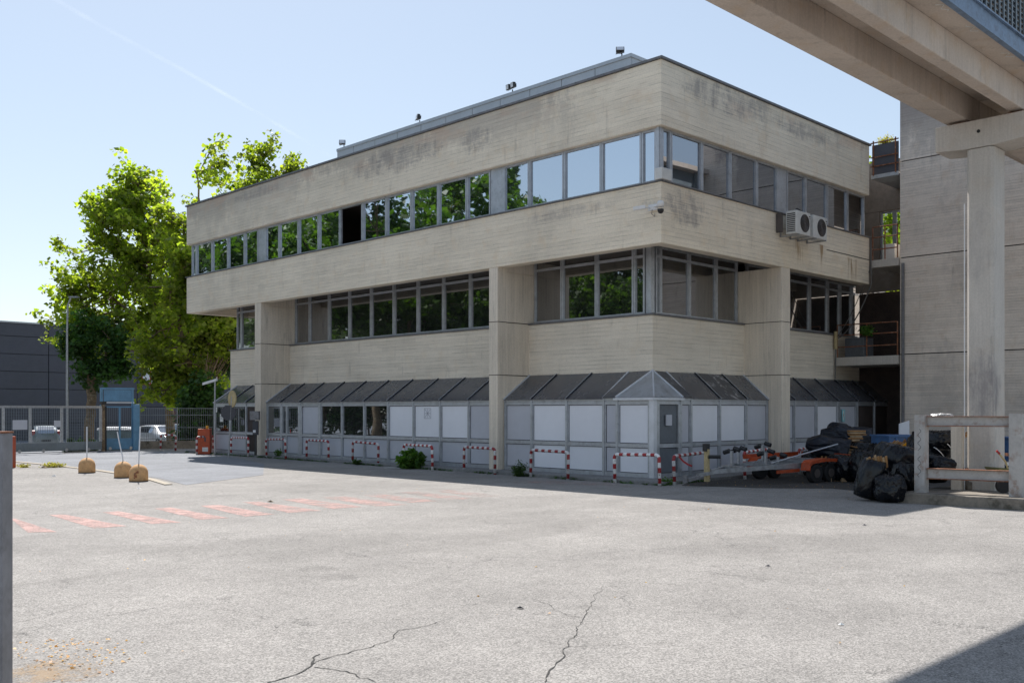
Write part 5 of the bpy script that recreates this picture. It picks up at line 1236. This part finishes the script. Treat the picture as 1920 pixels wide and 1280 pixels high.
bagp(1772,892,20.3,76,42,'pointed black bag lying on the lower beam inside the frame',7,tilt=(0,.15),wr=.7,zmin=.2)
bagp(1768,842,20.9,80,40,'black bag on top of the heap under the upper beam',8)
bagp(1766,796,20.9,46,26,'dust-whitened bag top showing above the upper beam',9,mat='bag_pale')
bagp(1755,880,21.2,110,90,'big shaded bag at the back inside the frame',10,zmin=.2)
for i, (px,pb,D,w_,h_,lab) in enumerate(((1590,905,25.2,80,60,'black bag at the foot of the rear heap beside the blue tin'),(1535,893,26.6,70,60,'black bag behind the orange trailer end'),(1630,900,24.5,80,70,'black bag joining the rear and front heaps'),(1570,880,27,110,60,'wide black bag in the middle of the rear heap'),(1660,870,25.0,70,50,'black bag beside the blue skip'),(1615,860,26.5,70,40,'small black bag on top of the rear heap, right side'),(1650,895,23.2,70,56,'low black bag in front of the blue skip'))):
    bagp(px,pb,D,w_,h_,lab,20+i,wr=1.3)
def bundle(px0,py0,px1,py1,D,rpx,lab,seed,planks=True,mat='tarp',name='wrapped_bundle'):
    """a roll of black sheet round boards, from the closed end to the open end"""
    r = random.Random(seed); s = D/FPX
    a = Vector(W(px0,py0,D+.4)); b_ = Vector(W(px1,py1,D)); d = (b_-a).normalized(); u = d.cross(Vector((0,0,1))).normalized(); v = u.cross(d); so = Vector((seed*5.,1,0))
    root = thing(name, (a+b_)/2, lab, 'bundle', 'black wrapped bundles of boards'); root.location.z = min(a.z,b_.z)-rpx*s
    nr, ns = 26, 48; vs_ = []
    for j in range(nr+1):
        t = j/nr; c_ = a.lerp(b_, t); R_ = rpx*s*(.35+.65*min(1,t*3.2))*(1+.1*math.sin(t*5+seed))
        for i in range(ns):
            th = 2*math.pi*i/ns; k = 1+.14*mnoise.noise(Vector((math.cos(th)*1.2,math.sin(th)*1.2,t*2.5))+so)+.10*(1-4*abs(mnoise.noise(Vector((math.cos(th)*2.4,math.sin(th)*2.4,t*3.0+th*.3))+so)))+.03*mnoise.noise(Vector((math.cos(th)*6,math.sin(th)*6,t*14))+so)
            vs_.append(c_+(u*math.cos(th)*1.15+v*math.sin(th)*.85)*R_*k)
    fs_ = [(j*ns+i, j*ns+(i+1)%ns, (j+1)*ns+(i+1)%ns, (j+1)*ns+i) for j in range(nr) for i in range(ns)]+[tuple(range(ns))[::-1]]
    fs_.append(tuple(nr*ns+i for i in range(ns)))
    MB().add(vs_, fs_).build('sheet_wrap', M[mat], root, smooth=True)
    if planks:
        for k in range(9):
            th = r.uniform(0,6.28); q_ = r.random()**.5*.62*rpx*s; c_ = b_+u*math.cos(th)*q_*1.1+v*math.sin(th)*q_*.8; L = r.uniform(.04,.22)
            MB().bar(c_-d*.4, c_+d*L, r.uniform(.07,.13), r.uniform(.02,.03), up=v).build('board', M['wood' if k%3 else 'wood_pale'], root)
bundle(1500,868,1612,872,26.2,24,'long low black bundle lying at the bottom of the rear heap',1,planks=False)
bundle(1512,830,1592,846,26.0,25,'black bundle with brown boards showing at its open right end',2)
bundle(1538,812,1632,826,26.8,24,'upper black bundle with pale boards at its right end',3)
bundle(1556,796,1600,835,26.9,24,'steep black bundle peaking at the top of the rear heap',4,planks=False)
bundle(1735,868,1800,820,20.8,15,'bundle of black strips tied with white cord inside the frame',5)
mb = MB()
for t in (.35,.6):
    c_ = Vector(W(1735+65*t,868-48*t,20.75)); d = Vector(W(1800,820,20.6))-Vector(W(1735,868,20.6)); d.normalize(); u = d.cross(Vector((0,0,1))).normalized(); v = u.cross(d)
    mb.tube([c_+(u*math.cos(a)*1.25+v*math.sin(a))*.20 for a in [k*.3 for k in range(22)]], .009, 5)
single(mb, 'cord', M['paper'], 'white cord tied round the strip bundle inside the frame', 'cord')
# loose timber
r = random.Random(3)
def woodpile(px, py, D, n, L, lab, ang=.5, name='timber_offcuts', spread=.28, mat='wood'):
    x, y, z = W(px, py, D); root = thing(name, (x,y,z), lab, 'timber')
    for k in range(n):
        c_ = Vector((x,y,z))+Rv*(k/n-.5)*spread*2+Vector((0,0,r.uniform(-.03,.05))); d = (Vector((0,0,1))*math.cos(ang+r.uniform(-.25,.25))+Rv*math.sin(ang+r.uniform(-.2,.2))-Fv*r.uniform(0,.5)).normalized()
        MB().bar(c_-d*L/2, c_+d*L/2, .045, .02, up=tuple(Fv)).build('stick', M[mat if k%3 else 'wood_pale'], root)
woodpile(1648,868,19.7,8,.26,'timber offcuts poking out of the tall front bag',-.35,spread=.20)
woodpile(1560,868,25.5,9,.28,'splintered boards hanging below the middle bundle',.2,spread=.35)
woodpile(1690,838,22.5,14,.32,'slanting yellow laths in front of the blue skip',.55,spread=.32)
x,y,z = W(1695,845,22.4)
single(MB().bar(Vector((x,y,z))-Rv*.25-up_*.1, Vector((x,y,z))+Rv*.35+up_*.42, .05,.05), 'plank', M['yellow'], 'long yellow lath leaning up to the right beside the skip', 'plank')
x,y,z = W(1606,820,26.6)
pr = thing('board_stack', (x,y,z-.2), 'stack of loose brown boards at the top right of the rear heap', 'timber')
for k in range(8): MB().obox(Vector((x,y,z-.17+k*.05))+Rv*r.uniform(-.06,.08), Rv*.22+Fv*r.uniform(-.1,.1), Fv*.12, Vector((0,0,.018))).build('board', M['wood' if k%2 else 'wood_pale'], pr)
for i, px in enumerate((1553,1569,1582,1592,1607)):
    x,y = G(px,903-(i%2)); 
    single(MB().obox((x,y,.05), Rv*.065+Fv*.02*(i-2)*.5, Fv*.05, Vector((0,0,.05))), 'wood_block', M['wood_pale'], ['leftmost','second from left','middle','second from right','rightmost'][i]+' of the sawn wood blocks in front of the rear heap', 'wood block', 'sawn wood blocks', bevel=.006)
x,y = G(1586,899); tn = thing('blue_tin', (x,y,0), 'blue and white tin standing behind the wood blocks', 'tin')
MB().obox((x,y,.16), Rv*.10, Fv*.08, Vector((0,0,.16))).build('body', simple('tin_blue',(.04,.08,.45),.4), tn, bevel=.01)
MB().obox(Vector((x,y,.18))-Fv*.083+Rv*.05, Rv*.025, Fv*.003, Vector((0,0,.12))).build('white_band', M['paper'], tn)
# blue skips
for (px0,px1,pyt,D,lab) in ((1650,1716,818,24.6,'blue steel skip behind the front bags'),(1880,1935,822,24.0,'blue skip seen through the right side of the steel frame')):
    c_ = Vector((*P((px0+px1)/2,D),0)); hw = (px1-px0)/2*D/FPX; zt_ = PZ(pyt,D)
    s_ = thing('skip', c_, lab, 'skip', 'blue skips')
    MB().obox(c_+up_*zt_/2, Rv*hw, Fv*.6, up_*(zt_/2)).build('tub', M['blue'], s_)
    MB().obox(c_+up_*(zt_+.02), Rv*(hw+.03), Fv*.63, up_*.02).obox(c_+up_*(zt_*.6)-Fv*.62, Rv*(hw), Fv*.02, up_*.02).build('rim', M['blue'], s_)
    for t in (-.6,0,.6): MB().obox(c_+up_*(zt_/2)-Fv*.62+Rv*hw*t, Rv*.03, Fv*.02, up_*(zt_/2-.02)).build('rib', M['blue'], s_)
# scrap stack at right, wheelbarrow, block
for i,(py,mt,lab) in enumerate(((853,'rust','rusty flat sheet'),(862,'white','crumpled white sheet'),(872,'black','black plastic sheet'))):
    x,y,z = W(1903,py+ (0 if i==0 else 6),22.4)
    single(MB().obox((x,y,z), Rv*.32+up_*.03*(i-1), Fv*.3, up_*.035), 'scrap_sheet', M[mt], lab+' in the scrap stack at the right edge behind the frame', 'scrap')
x,y = P(1835,20.0)
single(MB().obox((x,y,.2+.085), Rv*.29, Fv*.15, up_*.085), 'concrete_block', M['platform'], 'mossy grey concrete kerb block lying at the foot of the pier', 'block', bevel=.02)
wx_, wy_ = P(1885,19.2)
wbw = thing('wheelbarrow', (wx_,wy_,.2), 'old olive wheelbarrow with a raised red-gripped handle behind the lower beam', 'wheelbarrow')
c_ = Vector((wx_,wy_,.2)); 
tv = [c_+Rv*a+Fv*b_+up_*z for a,b_,z in ((-.18,-.15,.26),(.14,-.15,.26),(.14,.15,.26),(-.18,.15,.26),(-.30,-.24,.50),(.26,-.24,.46),(.26,.24,.46),(-.30,.24,.50))]
MB().add(tv, [(0,3,2,1),(0,1,5,4),(1,2,6,5),(2,3,7,6),(3,0,4,7)]).build('tray', simple('olive_tray',(.16,.16,.07),.6,var=.4), wbw)
wv = MB().cyl(c_-Rv*.12-Fv*.2+up_*.15, c_-Rv*.12-Fv*.12+up_*.15, .14, 20).build('wheel', M['tyre'], wbw)
for s_ in (-1,1):
    if s_ == -1: MB().tube([c_-Rv*.12+Fv*s_*.1+up_*.15, c_+Rv*.02+Fv*s_*.2+up_*.25, c_-Rv*.04+Fv*s_*.2+up_*.45, c_-Rv*.10+Fv*s_*.2+up_*.62, c_-Rv*.24+Fv*s_*.2+up_*.80], .018, 8).build('handle', M['mirrorback'], wbw)
    if s_ == -1: MB().tube([c_-Rv*.21+Fv*s_*.2+up_*.77, c_-Rv*.27+Fv*s_*.2+up_*.83], .024, 8).build('grip', M['taillight'], wbw)
    MB().bar(c_+Rv*.2+Fv*s_*.14, c_+Rv*.16+Fv*s_*.14+up_*.28, .025).build('leg', M['rust'], wbw)
single(MB().tube([Vector((*G(720,877),.01))+Rv*.1*k+Fv*.12*math.sin(k*.9) for k in range(9)], .008, 5), 'loose_wire', M['paper'], 'thin pale wire lying on the shaded asphalt left of the bush', 'wire')
# leaning white board beside the tower
x,y = P(1695,30.5)
single(MB().obox((x,y,.75), Rv*.16+up_*.05, Fv*.02, up_*.7), 'leaning_board', M['panel_white'], 'pale board leaning against the foot of the stair tower', 'board')

# contrail high in the sky
def sky_pt(px, py, D): x, y = P(px, D); return Vector((x, y, PZ(py, D)))
m = NT('contrail_ice'); lw = m.n('LayerWeight'); lw.inputs[0].default_value = .5
t = m.n('BsdfTransparent'); d = m.n('BsdfTranslucent'); d.inputs['Color'].default_value = (.95,.95,.95,1); mx = m.n('MixShader')
f = m.math('MULTIPLY', m.math('POWER', m.math('SUBTRACT', 1, lw.outputs['Facing']), 2.0), m.step(m.noise(m.pos((.004,.004,.004)), 1.0, 5, .6), .3, .75, .0, .035))
m.put(mx.inputs[0], f); m.t.links.new(t.outputs[0], mx.inputs[1]); m.t.links.new(d.outputs[0], mx.inputs[2]); m.done(mx.outputs[0])
pts = [sky_pt(60,-25,5000), sky_pt(200,55,5100), sky_pt(340,130,5200), sky_pt(480,210,5300), sky_pt(640,305,5400)]
o = MB().tube(pts, [17,17,16,14,12], 16).build('contrail', m.m, smooth=True); o['kind'] = 'structure'
